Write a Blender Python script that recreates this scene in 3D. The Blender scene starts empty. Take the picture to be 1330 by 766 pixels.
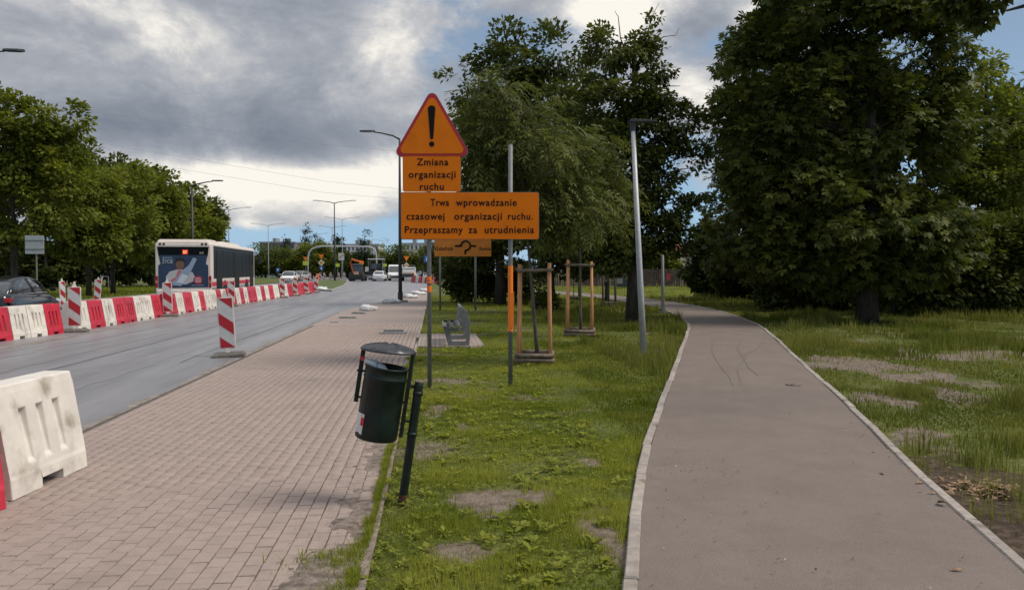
import bpy, bmesh, math, random
import numpy as np
from mathutils import Vector, Matrix, Euler
random.seed(7)
rng = np.random.default_rng(7)
R = math.radians
SC = bpy.context.scene
COL = SC.collection

# ------------------------------------------------------------------ camera
W0, H0, F0 = 1330.0, 766.0, 985.0
EYE, YAW, PITCH = 1.60, math.atan(100/985), math.atan(33/985)
cam_d = bpy.data.cameras.new('camera'); cam = bpy.data.objects.new('camera', cam_d); COL.objects.link(cam)
cam_d.sensor_width = 36; cam_d.lens = F0/W0*36; cam_d.clip_end = 3000; cam_d.clip_start = 0.05
cam.location = (0, 0, EYE); cam.rotation_euler = (R(90)-PITCH, 0, -YAW)
SC.camera = cam
CR = Euler((R(90)-PITCH, 0, -YAW)).to_matrix()
def ray(px, py): return CR @ Vector(((px-W0/2)/F0, (H0/2-py)/F0, -1.0))
def G(px, py, z=0.0):                       # ground point seen at a photo pixel
    d = ray(px, py); t = (z-EYE)/d.z
    return Vector((d.x*t, d.y*t, z))
def GS(px, s, z=0.0): return G(px, 350+1.6*s, z)     # the same from a scale of s pixels per metre
def D(px, py, depth): return Vector((0, 0, EYE)) + ray(px, py)*depth
def depth_of(p): return -(CR.transposed() @ (Vector(p)-Vector((0, 0, EYE)))).z
def proj(p):
    c = CR.transposed() @ (Vector(p)-Vector((0, 0, EYE)))
    return (W0/2 + F0*c.x/-c.z, H0/2 - F0*c.y/-c.z)
def top_z(p, py):                            # height of a thing standing at p whose top is seen at row py
    return D(W0/2, py, depth_of(p)).z

# ------------------------------------------------------------------ sky, sun, exposure
SUN_AZ, SUN_EL = R(102), R(52)
world = bpy.data.worlds.new('World'); SC.world = world; world.use_nodes = True
wn = world.node_tree; wn.nodes.clear()
def N(tree, kind, **kw):
    n = tree.nodes.new(kind)
    for k, v in kw.items(): setattr(n, k, v)
    return n
def math_n(t, op, a, b=None, c=None, clamp=False):
    n = t.nodes.new('ShaderNodeMath'); n.operation = op; n.use_clamp = clamp
    for i, v in enumerate((a, b, c)):
        if v is None: continue
        if isinstance(v, (int, float)): n.inputs[i].default_value = v
        else: t.links.new(v, n.inputs[i])
    return n.outputs[0]
def mix_c(t, f, a, b):
    n = t.nodes.new('ShaderNodeMix'); n.data_type = 'RGBA'; n.clamp_factor = True
    for s, v in ((n.inputs[0], f), (n.inputs[6], a), (n.inputs[7], b)):
        if isinstance(v, (int, float)): s.default_value = v
        elif isinstance(v, tuple): s.default_value = v if len(v) == 4 else (*v, 1)
        else: t.links.new(v, s)
    return n.outputs[2]
def smooth(t, v, a, b):
    n = t.nodes.new('ShaderNodeMapRange'); n.interpolation_type = 'SMOOTHSTEP'
    t.links.new(v, n.inputs[0]); n.inputs[1].default_value = a; n.inputs[2].default_value = b
    return n.outputs[0]
def build_sky():
    t = wn
    sky = N(t, 'ShaderNodeTexSky', sky_type='NISHITA', sun_disc=False)
    sky.sun_elevation = SUN_EL; sky.sun_rotation = SUN_AZ; sky.air_density = 1.0; sky.dust_density = 0.6; sky.ozone_density = 1.6
    tc = N(t, 'ShaderNodeTexCoord')
    sep = N(t, 'ShaderNodeSeparateXYZ'); t.links.new(tc.outputs['Generated'], sep.inputs[0])
    az = math_n(t, 'ARCTAN2', sep.outputs[0], sep.outputs[1])
    el = math_n(t, 'ARCSINE', sep.outputs[2])
    mp = N(t, 'ShaderNodeMapping'); t.links.new(tc.outputs['Generated'], mp.inputs[0]); mp.inputs['Scale'].default_value = (1, 1, 1.7)
    def noise(scale, detail, rough, dist, off):
        m2 = N(t, 'ShaderNodeVectorMath', operation='ADD'); t.links.new(mp.outputs[0], m2.inputs[0]); m2.inputs[1].default_value = off
        n = N(t, 'ShaderNodeTexNoise'); t.links.new(m2.outputs[0], n.inputs['Vector'])
        n.inputs['Scale'].default_value = scale; n.inputs['Detail'].default_value = detail
        n.inputs['Roughness'].default_value = rough; n.inputs['Distortion'].default_value = dist
        return n.outputs[0]
    def blob(px, py, rx, ry, w):
        d = ray(px, py).normalized(); a0 = math.atan2(d.x, d.y); e0 = math.asin(d.z)
        ra, re = rx/F0, ry/F0
        u = math_n(t, 'MULTIPLY', math_n(t, 'SUBTRACT', az, a0), 1/ra)
        v = math_n(t, 'MULTIPLY', math_n(t, 'SUBTRACT', el, e0), 1/re)
        q = math_n(t, 'ADD', math_n(t, 'MULTIPLY', u, u), math_n(t, 'MULTIPLY', v, v))
        g = math_n(t, 'EXPONENT', math_n(t, 'MULTIPLY', q, -1.0))
        return math_n(t, 'MULTIPLY', g, w)
    def total(first, items):
        s = first
        for b in items: s = math_n(t, 'ADD', s, blob(*b))
        return s
    n1 = noise(4.4, 14, 0.62, 0.2, (3.1, 0.4, 1.7))
    n2 = noise(6.0, 14, 0.64, 0.25, (0.3, 5.2, 2.2))
    # where there is cloud
    cov = total(n1, [(150, 90, 420, 150, 0.30), (440, 235, 230, 60, 0.28), (60, 60, 300, 200, 0.15), (420, 60, 200, 90, 0.10),
                     (795, 12, 70, 34, 0.22), (905, 125, 60, 50, 0.17), (430, 312, 190, 30, -0.30), (690, 60, 110, 60, -0.12),
                     (1250, 70, 160, 70, -0.14), (880, 300, 60, 40, -0.25), (900, 40, 60, 40, -0.10), (975, 22, 22, 12, 0.25)])
    cov = math_n(t, 'ADD', cov, math_n(t, 'MULTIPLY', smooth(t, el, 0.36, 0.8), 0.22))      # the cover closes overhead
    mask = smooth(t, cov, 0.47, 0.63)
    # how bright the cloud is
    br = total(n2, [(300, 185, 230, 32, -0.20), (420, 150, 200, 50, -0.07), (450, 238, 210, 40, 0.36), (330, 225, 120, 22, 0.16), (230, 30, 200, 40, 0.08), (795, 12, 70, 36, 0.42),
                    (905, 120, 60, 55, 0.16), (520, 55, 60, 60, 0.12), (80, 205, 90, 40, 0.10), (130, 110, 160, 60, -0.06), (975, 22, 24, 14, 0.3),
                    (640, 60, 90, 60, -0.06)])
    br = math_n(t, 'MULTIPLY_ADD', math_n(t, 'SUBTRACT', br, 0.5), 1.5, 0.45)
    rampn = N(t, 'ShaderNodeValToRGB'); t.links.new(br, rampn.inputs[0])
    e = rampn.color_ramp.elements; e[0].position = 0.0; e[0].color = (1.9, 2.2, 2.75, 1); e[1].position = 0.80; e[1].color = (9.4, 9.0, 8.2, 1)
    m = e.new(0.26); m.color = (2.75, 3.05, 3.55, 1); m = e.new(0.44); m.color = (3.75, 3.95, 4.4, 1); m = e.new(0.60); m.color = (5.4, 5.45, 5.6, 1)
    haze = smooth(t, el, 0.34, 0.0)
    blue = mix_c(t, haze, (2.5, 3.4, 4.7), (3.2, 5.4, 7.8))
    base = mix_c(t, 0.78, sky.outputs[0], blue)
    # an overcast sky is brighter overhead than at the horizon (CIE overcast distribution)
    zen = N(t, 'ShaderNodeVectorMath', operation='SCALE'); t.links.new(rampn.outputs[0], zen.inputs[0])
    t.links.new(math_n(t, 'MULTIPLY_ADD', smooth(t, el, 0.38, 1.3), 1.0, 1.0), zen.inputs['Scale'])
    col = mix_c(t, mask, base, zen.outputs[0])
    bg = N(t, 'ShaderNodeBackground'); t.links.new(col, bg.inputs[0]); bg.inputs[1].default_value = 0.076
    out = N(t, 'ShaderNodeOutputWorld'); t.links.new(bg.outputs[0], out.inputs[0])
build_sky()
sd = bpy.data.lights.new('sun', 'SUN'); sun = bpy.data.objects.new('sun', sd); COL.objects.link(sun)
sd.energy = 2.3; sd.angle = R(24); sd.color = (1.0, 0.92, 0.82)
SV = Vector((math.sin(SUN_AZ)*math.cos(SUN_EL), math.cos(SUN_AZ)*math.cos(SUN_EL), math.sin(SUN_EL)))
sun.rotation_euler = SV.to_track_quat('Z', 'Y').to_euler()
vs = SC.view_settings; vs.view_transform = 'Standard'; vs.look = 'None'; vs.gamma = 1; vs.exposure = 0.45; vs.use_curve_mapping = False
SC.render.engine = 'CYCLES'
SC.cycles.use_denoising = True
SC.cycles.max_bounces = 6; SC.cycles.transmission_bounces = 3; SC.cycles.transparent_max_bounces = 4

# ------------------------------------------------------------------ materials
MATS = {}
def mat(name, col, rough=0.6, metal=0.0, var=0.0, vs=6.0, bump=0.0, bs=60.0, col2=None, stretch=None, obj_rand=0.0, detail=6, spec=0.5, emit=None, dirt=None, speck=None):
    """principled material with noise colour variation (world position), fine bump, per-object variation and dirt patches"""
    if name in MATS: return MATS[name]
    m = bpy.data.materials.new(name); m.use_nodes = True; t = m.node_tree
    b = t.nodes['Principled BSDF']; b.inputs['Roughness'].default_value = rough; b.inputs['Metallic'].default_value = metal
    b.inputs['Specular IOR Level'].default_value = spec
    geo = N(t, 'ShaderNodeNewGeometry'); pos = geo.outputs['Position']
    if stretch:
        mp = N(t, 'ShaderNodeMapping'); t.links.new(pos, mp.inputs[0]); mp.inputs['Scale'].default_value = stretch; pos = mp.outputs[0]
    c = (*col, 1)
    if var or col2:
        n = N(t, 'ShaderNodeTexNoise'); t.links.new(pos, n.inputs['Vector']); n.inputs['Scale'].default_value = vs; n.inputs['Detail'].default_value = detail
        n.inputs['Roughness'].default_value = 0.65
        f = smooth(t, n.outputs[0], 0.33, 0.67)
        a = tuple(x*(1-var) for x in col); d = tuple(min(1, x*(1+var)) for x in (col2 or col))
        c = mix_c(t, f, a, d)
    if dirt:
        dcol, dsc, lo, hi = dirt
        n = N(t, 'ShaderNodeTexNoise'); t.links.new(pos, n.inputs['Vector']); n.inputs['Scale'].default_value = dsc; n.inputs['Detail'].default_value = 8
        c = mix_c(t, smooth(t, n.outputs[0], lo, hi), c, (*dcol, 1))
    if speck:
        n = N(t, 'ShaderNodeTexNoise'); t.links.new(geo.outputs['Position'], n.inputs['Vector']); n.inputs['Scale'].default_value = speck[0]; n.inputs['Detail'].default_value = 3; n.inputs['Roughness'].default_value = .8
        hv = N(t, 'ShaderNodeHueSaturation'); t.links.new(math_n(t, 'MULTIPLY_ADD', smooth(t, n.outputs[0], .3, .7), 2*speck[1], 1-speck[1]), hv.inputs['Value'])
        if isinstance(c, tuple): hv.inputs['Color'].default_value = c
        else: t.links.new(c, hv.inputs['Color'])
        c = hv.outputs[0]
    if obj_rand:
        oi = N(t, 'ShaderNodeObjectInfo')
        hv = N(t, 'ShaderNodeHueSaturation'); t.links.new(math_n(t, 'MULTIPLY_ADD', oi.outputs['Random'], 2*obj_rand, 1-obj_rand), hv.inputs['Value'])
        if isinstance(c, tuple): hv.inputs['Color'].default_value = c
        else: t.links.new(c, hv.inputs['Color'])
        c = hv.outputs[0]
    if isinstance(c, tuple): b.inputs['Base Color'].default_value = c
    else: t.links.new(c, b.inputs['Base Color'])
    if bump:
        n = N(t, 'ShaderNodeTexNoise'); t.links.new(geo.outputs['Position'], n.inputs['Vector']); n.inputs['Scale'].default_value = bs; n.inputs['Detail'].default_value = 4
        bp = N(t, 'ShaderNodeBump'); bp.inputs['Strength'].default_value = bump; bp.inputs['Distance'].default_value = 0.02
        t.links.new(n.outputs[0], bp.inputs['Height']); t.links.new(bp.outputs[0], b.inputs['Normal'])
    if emit:
        b.inputs['Emission Color'].default_value = (*emit[0], 1); b.inputs['Emission Strength'].default_value = emit[1]
    MATS[name] = m
    return m
def leaf_mat(name, a, b2, trans=0.3, rough=0.55):
    if name in MATS: return MATS[name]
    m = bpy.data.materials.new(name); m.use_nodes = True; t = m.node_tree; t.nodes.clear()
    at = N(t, 'ShaderNodeAttribute', attribute_name='tint')
    c = mix_c(t, at.outputs['Fac'], a, b2)
    p = N(t, 'ShaderNodeBsdfPrincipled'); p.inputs['Roughness'].default_value = rough; p.inputs['Specular IOR Level'].default_value = 0.14
    t.links.new(c, p.inputs['Base Color'])
    tr = N(t, 'ShaderNodeBsdfTranslucent'); hv = N(t, 'ShaderNodeHueSaturation'); hv.inputs['Value'].default_value = 1.5; hv.inputs['Saturation'].default_value = 1.1
    t.links.new(c, hv.inputs['Color']); t.links.new(hv.outputs[0], tr.inputs[0])
    mx = N(t, 'ShaderNodeMixShader'); mx.inputs[0].default_value = trans
    t.links.new(p.outputs[0], mx.inputs[1]); t.links.new(tr.outputs[0], mx.inputs[2])
    o = N(t, 'ShaderNodeOutputMaterial'); t.links.new(mx.outputs[0], o.inputs[0])
    MATS[name] = m
    return m
def glass_mat(name, col=(0.02, 0.025, 0.03), rough=0.06):
    return mat(name, col, rough, spec=0.8)

M_paver = mat('paver_concrete', (0.308, 0.241, 0.206), 0.85, var=0.06, vs=9, bump=0.35, bs=220, obj_rand=0.05, dirt=((0.22, 0.172, 0.142), 0.9, 0.58, 0.80), speck=(240, .16))
def tinted(name, col, amount, **kw):
    m = mat(name, col, **kw); t = m.node_tree; b = t.nodes['Principled BSDF']
    src = b.inputs['Base Color'].links[0].from_socket
    at = N(t, 'ShaderNodeAttribute', attribute_name='tint')
    hv = N(t, 'ShaderNodeHueSaturation'); t.links.new(math_n(t, 'MULTIPLY_ADD', at.outputs['Fac'], 2*amount, 1-amount), hv.inputs['Value'])
    t.links.new(src, hv.inputs['Color']); t.links.new(hv.outputs[0], b.inputs['Base Color'])
    return m
M_paver_field = tinted('paver_concrete_field', (0.308, 0.241, 0.206), 0.05, rough=0.85, var=0.06, vs=9, bump=0.35, bs=220, speck=(240, .16), dirt=((0.22, 0.172, 0.142), 0.9, 0.58, 0.80))
M_sand = mat('joint_sand', (0.10, 0.08, 0.066), 0.95, var=0.3, vs=14, bump=0.5, bs=150)
M_road = mat('road_asphalt', (0.185, 0.185, 0.196), 0.38, var=0.12, vs=1.6, bump=0.3, bs=150, stretch=(1.3, 0.14, 1), col2=(0.215, 0.212, 0.220), detail=9, dirt=((0.24, 0.205, 0.175), 0.55, 0.60, 0.82), speck=(110, .20))
M_path = mat('path_asphalt', (0.166, 0.131, 0.109), 0.8, var=0.04, vs=1.6, bump=0.45, bs=180, col2=(0.178, 0.142, 0.119), detail=10, dirt=((0.20, 0.163, 0.138), 3.4, 0.55, 0.85), speck=(210, .30))
M_edge = mat('edge_concrete', (0.31, 0.27, 0.235), 0.9, var=0.2, vs=10, bump=0.4, bs=120, obj_rand=0.14, dirt=((0.13, 0.10, 0.075), 5, 0.55, 0.75))
M_concrete = mat('concrete', (0.30, 0.29, 0.27), 0.9, var=0.2, vs=8, bump=0.4, bs=90)
M_ground = mat('far_ground', (0.07, 0.085, 0.035), 0.95, var=0.3, vs=0.2)
M_zinc = mat('galvanised', (0.165, 0.172, 0.168), 0.6, metal=0.1, var=0.12, vs=14)
M_darkmetal = mat('dark_painted_metal', (0.03, 0.033, 0.036), 0.5, var=0.15, vs=20)
M_bin = mat('bin_black_paint', (0.008, 0.016, 0.012), 0.45, spec=0.3, var=0.35, vs=9, bump=0.05, bs=60, dirt=((0.022, 0.026, 0.022), 6, 0.6, 0.8))
M_rust = mat('rust', (0.09, 0.035, 0.02), 0.85, var=0.4, vs=40)
M_orange = mat('sign_orange', (0.72, 0.172, 0.003), 0.55, var=0.05, vs=3, spec=0.15, dirt=((0.54, 0.13, 0.006), 2.2, 0.55, 0.85))
M_signblack = mat('sign_black', (0.010, 0.008, 0.010), 0.7, spec=0.12)
M_signred = mat('sign_red', (0.42, 0.012, 0.020), 0.5)
M_tape = mat('orange_tape', (0.90, 0.20, 0.006), 0.45)
M_red = mat('plastic_red', (0.50, 0.026, 0.050), 0.48, var=0.15, vs=5, dirt=((0.30, 0.05, 0.05), 3, 0.56, 0.8), obj_rand=0.10)
M_white = mat('plastic_white', (0.70, 0.65, 0.58), 0.5, var=0.08, vs=4, dirt=((0.33, 0.28, 0.22), 4.5, 0.50, 0.80), obj_rand=0.07)
M_refl = mat('reflective_white', (0.48, 0.48, 0.47), 0.5, var=0.06, vs=10)
M_reflred = mat('reflective_red', (0.36, 0.010, 0.018), 0.5, var=0.06, vs=10)
M_rubber = mat('base_rubber', (0.13, 0.115, 0.10), 0.9, var=0.3, vs=18, bump=0.3, bs=80)
M_bark = mat('bark', (0.050, 0.040, 0.030), 0.95, var=0.45, vs=9, bump=0.9, bs=25, stretch=(1, 1, 0.3))
M_bark2 = mat('bark_young', (0.11, 0.095, 0.075), 0.9, var=0.3, vs=16, bump=0.4, bs=60, stretch=(1, 1, 0.3))
M_stake = mat('stake_wood', (0.56, 0.27, 0.125), 0.8, var=0.25, vs=7, stretch=(1, 1, 0.15), bump=0.2, bs=80, obj_rand=0.1)
M_oldwood = mat('weathered_wood', (0.19, 0.145, 0.11), 0.9, var=0.35, vs=9, bump=0.4, bs=60)
M_tyre = mat('tyre', (0.014, 0.014, 0.015), 0.85)
M_rim = mat('rim', (0.35, 0.35, 0.36), 0.3, metal=0.8)
M_glass = glass_mat('dark_glass', (0.05, 0.058, 0.065))
M_busglass = mat('bus_glass', (0.008, 0.010, 0.011), 0.3, spec=0.04)
M_carblack = mat('car_black', (0.010, 0.011, 0.014), 0.12, spec=0.7)
M_carwhite = mat('car_white', (0.74, 0.74, 0.73), 0.2)
M_buswhite = mat('bus_cream', (0.68, 0.60, 0.53), 0.4, var=0.05, vs=1.5)
M_black = mat('black_plastic', (0.016, 0.017, 0.018), 0.5)
M_taillight = mat('tail_light', (0.30, 0.008, 0.010), 0.2)
M_chrome = mat('chrome', (0.6, 0.6, 0.6), 0.15, metal=1.0)
M_greypaint = mat('grey_paint', (0.25, 0.26, 0.27), 0.5)
M_bench = mat('bench_concrete', (0.17, 0.175, 0.175), 0.85, var=0.2, vs=12, bump=0.35, bs=110)
M_bag = mat('white_bag', (0.62, 0.62, 0.62), 0.6, var=0.15, vs=12, bump=0.4, bs=30)

# ------------------------------------------------------------------ mesh helpers
def link(o, parent=None):
    COL.objects.link(o)
    if parent is not None: o.parent = parent
    return o
def tag(o, label=None, cat=None, group=None, kind=None):
    if label: o['label'] = label
    if cat: o['category'] = cat
    if group: o['group'] = group
    if kind: o['kind'] = kind
    return o
def empty(name, loc=(0, 0, 0), rz=0.0, label=None, cat=None, group=None):
    o = bpy.data.objects.new(name, None); o.empty_display_size = 0.1; link(o)
    o.location = loc; o.rotation_euler = (0, 0, rz)
    return tag(o, label, cat, group)
class MB:
    def __init__(s): s.v = []; s.f = []
    def add(s, vs, fs):
        k = len(s.v); s.v += [tuple(p) for p in vs]; s.f += [tuple(i+k for i in f) for f in fs]; return s
    def box(s, c, d, rot=None):
        hx, hy, hz = d[0]/2, d[1]/2, d[2]/2
        vs = [Vector((x, y, z)) for x in (-hx, hx) for y in (-hy, hy) for z in (-hz, hz)]
        if rot is not None: vs = [rot @ v for v in vs]
        vs = [v+Vector(c) for v in vs]
        return s.add(vs, [(0, 1, 3, 2), (4, 6, 7, 5), (0, 4, 5, 1), (2, 3, 7, 6), (0, 2, 6, 4), (1, 5, 7, 3)])
    def span(s, a, b): 
        return s.box([(x+y)/2 for x, y in zip(a, b)], [abs(y-x) for x, y in zip(a, b)])
    def tube(s, pts, rad, n=8, cap=True):
        pts = [Vector(p) for p in pts]; m = len(pts)
        if not hasattr(rad, '__len__'): rad = [rad]*m
        k = len(s.v); up = None
        for i, p in enumerate(pts):
            d = (pts[min(i+1, m-1)]-pts[max(i-1, 0)]).normalized()
            if up is None:
                up = Vector((0, 0, 1)) if abs(d.z) < 0.9 else Vector((1, 0, 0))
            a = d.cross(up)
            if a.length < 1e-4: a = d.cross(Vector((0, 1, 0)))
            a.normalize(); b = a.cross(d).normalized(); up = b
            for j in range(n):
                th = 2*math.pi*j/n
                s.v.append(tuple(p + (a*math.cos(th)+b*math.sin(th))*rad[i]))
        for i in range(m-1):
            for j in range(n):
                j2 = (j+1) % n
                s.f.append((k+i*n+j, k+i*n+j2, k+(i+1)*n+j2, k+(i+1)*n+j))
        if cap:
            s.f.append(tuple(k+j for j in reversed(range(n)))); s.f.append(tuple(k+(m-1)*n+j for j in range(n)))
        return s
    def prism(s, poly, o, ax, ay, depth):
        """2-D polygon in the plane (o, ax, ay), extruded by the vector depth"""
        o, ax, ay, dp = Vector(o), Vector(ax), Vector(ay), Vector(depth); n = len(poly)
        a = [o+ax*x+ay*y for x, y in poly]; b = [p+dp for p in a]
        return s.add(a+b, [tuple(reversed(range(n))), tuple(range(n, 2*n))]+[(i, (i+1) % n, n+(i+1) % n, n+i) for i in range(n)])
    def loft(s, rings, close=True, caps=True):
        k = len(s.v); n = len(rings[0])
        for r in rings: s.v += [tuple(p) for p in r]
        for i in range(len(rings)-1):
            for j in range(n if close else n-1):
                j2 = (j+1) % n
                s.f.append((k+i*n+j, k+i*n+j2, k+(i+1)*n+j2, k+(i+1)*n+j))
        if caps and close:
            s.f.append(tuple(k+j for j in reversed(range(n)))); s.f.append(tuple(k+(len(rings)-1)*n+j for j in range(n)))
        return s
    def mesh(s, name, m):
        me = bpy.data.meshes.new(name); me.from_pydata(s.v, [], s.f)
        bm = bmesh.new(); bm.from_mesh(me); bmesh.ops.recalc_face_normals(bm, faces=bm.faces); bm.to_mesh(me); bm.free()
        me.materials.append(m); return me
    def build(s, name, m, parent=None, bevel=0.0, smooth=False, loc=None, rz=0):
        o = bpy.data.objects.new(name, s.mesh(name, m)); link(o, parent)
        if loc is not None: o.location = loc
        if rz: o.rotation_euler = (0, 0, rz)
        if smooth: o.data.shade_smooth()
        if bevel:
            b = o.modifiers.new('bevel', 'BEVEL'); b.width = bevel; b.segments = 2; b.limit_method = 'ANGLE'; b.angle_limit = R(35)
        return o
def np_mesh(name, V, F, m, parent=None, tint=None, attr='tint', smooth=False):
    me = bpy.data.meshes.new(name); n, k = F.shape
    me.vertices.add(len(V)); me.vertices.foreach_set('co', np.ascontiguousarray(V, dtype=np.float32).ravel())
    me.loops.add(n*k); me.loops.foreach_set('vertex_index', np.ascontiguousarray(F, dtype=np.int32).ravel())
    me.polygons.add(n); me.polygons.foreach_set('loop_start', np.arange(n, dtype=np.int32)*k)
    me.update(calc_edges=True)
    if tint is not None:
        a = me.attributes.new(attr, 'FLOAT', 'POINT'); a.data.foreach_set('value', np.ascontiguousarray(tint, dtype=np.float32))
    if smooth: me.shade_smooth()
    me.materials.append(m)
    return link(bpy.data.objects.new(name, me), parent)
def copy_tree(o, parent=None):
    c = o.copy(); COL.objects.link(c); c.parent = parent
    for ch in list(o.children): copy_tree(ch, c)
    return c
def text_mesh(body, m, name, parent, center_x, base_z, width, cap, y, depth=0.002, offset=0.0, rotz=0, plane='xz', flip=1):
    cu = bpy.data.curves.new('txt', 'FONT'); cu.body = body; cu.size = 1; cu.extrude = 0.0; cu.offset = offset; cu.resolution_u = 4; cu.space_word = 1.25; cu.space_character = 1.12
    ob = bpy.data.objects.new('txt', cu); COL.objects.link(ob)
    dg = bpy.context.evaluated_depsgraph_get()
    me = bpy.data.meshes.new_from_object(ob.evaluated_get(dg)); bpy.data.objects.remove(ob)
    co = np.array([v.co[:] for v in me.vertices])
    x0, x1 = co[:, 0].min(), co[:, 0].max(); sx = width/(x1-x0); sz = cap/0.70
    for v, c in zip(me.vertices, co):
        v.co = (center_x+flip*((c[0]-x0)*sx-width/2), y, base_z+c[1]*sz)
    me.materials.clear(); me.materials.append(m)
    return link(bpy.data.objects.new(name, me), parent)
def clip_poly(poly, a, b, c):      # keep a*x+b*y <= c
    out = []
    for i in range(len(poly)):
        p, q = poly[i], poly[(i+1) % len(poly)]
        dp, dq = a*p[0]+b*p[1]-c, a*q[0]+b*q[1]-c
        if dp <= 0: out.append(p)
        if dp*dq < 0:
            t = dp/(dp-dq); out.append((p[0]+(q[0]-p[0])*t, p[1]+(q[1]-p[1])*t))
    return out
_perm = rng.random((256, 256)).astype(np.float32)
def vnoise(x, y):
    xi, yi = np.floor(x).astype(int), np.floor(y).astype(int); fx, fy = x-xi, y-yi
    fx = fx*fx*(3-2*fx); fy = fy*fy*(3-2*fy)
    g = lambda a, b: _perm[a % 256, b % 256]
    return (g(xi, yi)*(1-fx)+g(xi+1, yi)*fx)*(1-fy)+(g(xi, yi+1)*(1-fx)+g(xi+1, yi+1)*fx)*fy
def fbm(x, y, o=4):
    s = 0; a = 0.5
    for i in range(o): s = s+a*vnoise(x*2**i+17*i, y*2**i+5*i); a *= 0.5
    return s/(1-0.5**o)
ORD = ['first', 'second', 'third', 'fourth', 'fifth', 'sixth', 'seventh', 'eighth', 'ninth', 'tenth', 'eleventh', 'twelfth', 'thirteenth', 'fourteenth', 'fifteenth',
       'sixteenth', 'seventeenth', 'eighteenth', 'nineteenth', 'twentieth']
def ordinal(i):
    if i < 20: return ORD[i]
    t, u = divmod(i+1, 10); tens = {2: 'twenty', 3: 'thirty', 4: 'forty', 5: 'fifty', 6: 'sixty'}[t]
    if u == 0: return {2: 'twentieth', 3: 'thirtieth', 4: 'fortieth', 5: 'fiftieth', 6: 'sixtieth'}[t]
    return tens+'-'+ORD[u-1]

# ------------------------------------------------------------------ the setting
def sheet(name, pts, z, m, kind='structure', thick=0.0, parent=None):
    b = MB()
    if thick: b.prism([(p[0], p[1]) for p in pts], (0, 0, z-thick), (1, 0, 0), (0, 1, 0), (0, 0, thick))
    else: b.add([(p[0], p[1], z) for p in pts], [tuple(range(len(pts)))])
    o = b.build(name, m, parent)
    if kind and parent is None: o['kind'] = kind
    return o
tag(sheet('ground', [(-1500, -40), (1500, -40), (1500, 2200), (-1500, 2200)], -0.14, M_ground), 'flat ground reaching to the horizon')
# carriageways
tag(sheet('road', [(-150, -8), (-0.3, -8), (-0.3, 420), (-150, 420)], -0.06, M_road), 'grey asphalt road with the closed lanes and roundabout')

# bike path edges read off the photograph's ground line
Lp = [(828, 766), (829.5, 693), (842, 592), (857, 543), (875.6, 488.5), (888, 452), (896, 428), (893.5, 418), (880, 409.7), (864.6, 403), (839.6, 396), (799, 390), (756, 384.5), (690, 379)]
Rp = [(1352, 766), (1256, 677), (1180, 610), (1116, 543), (1061, 491.6), (1031, 464), (1000, 435), (976, 418.5), (940, 406), (905, 397.6), (874, 392.8), (842.7, 388.6), (795.7, 384.2), (750, 380.4), (685, 376)]
def smooth_line(pts, step=0.25):
    P = np.array([[p.x, p.y] for p in pts])
    d0 = P[0]-P[1]; d0 /= np.linalg.norm(d0); P = np.vstack([P[0]+d0*7, P])
    out = []
    Q = np.vstack([2*P[0]-P[1], P, 2*P[-1]-P[-2]])
    for i in range(1, len(Q)-2):
        p0, p1, p2, p3 = Q[i-1], Q[i], Q[i+1], Q[i+2]
        n = max(2, int(np.linalg.norm(p2-p1)/step))
        for t in np.linspace(0, 1, n, endpoint=False):
            out.append(0.5*((2*p1)+(-p0+p2)*t+(2*p0-5*p1+4*p2-p3)*t*t+(-p0+3*p1-3*p2+p3)*t**3))
    out.append(P[-1]); return np.array(out)
def resample(P, n):
    s = np.concatenate([[0], np.cumsum(np.linalg.norm(np.diff(P, axis=0), axis=1))]); q = np.linspace(0, s[-1], n)
    return np.stack([np.interp(q, s, P[:, 0]), np.interp(q, s, P[:, 1])], 1), s[-1]
EL = smooth_line([G(*p) for p in Lp]); ER = smooth_line([G(*p) for p in Rp])
for _ in range(12):
    EL[1:-1] = (EL[:-2]+2*EL[1:-1]+EL[2:])/4; ER[1:-1] = (ER[:-2]+2*ER[1:-1]+ER[2:])/4
NL = 160
ELr, lenL = resample(EL, NL); ERr, lenR = resample(ER, NL)
path_poly = np.vstack([ELr, ERr[::-1]])
V = np.zeros((2*NL, 3)); V[:NL, :2] = ELr; V[NL:, :2] = ERr; V[:, 2] = 0.006
F = np.array([(i, NL+i, NL+i+1, i+1) for i in range(NL-1)])
bike_path = np_mesh('bike_path', V, F, M_path); tag(bike_path, 'brownish asphalt bike path curving left under the trees', kind='structure')
def edge_stones(P, total, side, parent, name, length=1.0, w=0.075, z0=-0.10, z1=0.022):
    n = int(total/length); Q, _ = resample(P, n*2+1)
    for i in range(n):
        a, b = Q[2*i], Q[2*i+2]; d = b-a; L = np.linalg.norm(d); d /= L; nn = np.array([-d[1], d[0]])*side
        c = (a+b)/2+nn*w/2; r = random.uniform(-0.008, 0.008)
        o = bpy.data.objects.new(name, STONE); link(o, parent)
        o.location = (c[0]+nn[0]*r, c[1]+nn[1]*r, (z0+z1)/2+random.uniform(-0.006, 0.006)); o.scale = (w, L-0.012, z1-z0)
        o.rotation_euler = (random.uniform(-0.004, 0.004), random.uniform(-0.03, 0.03), math.atan2(d[1], d[0])-math.pi/2+random.uniform(-0.008, 0.008))
bs = MB(); r1 = 0.10
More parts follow.
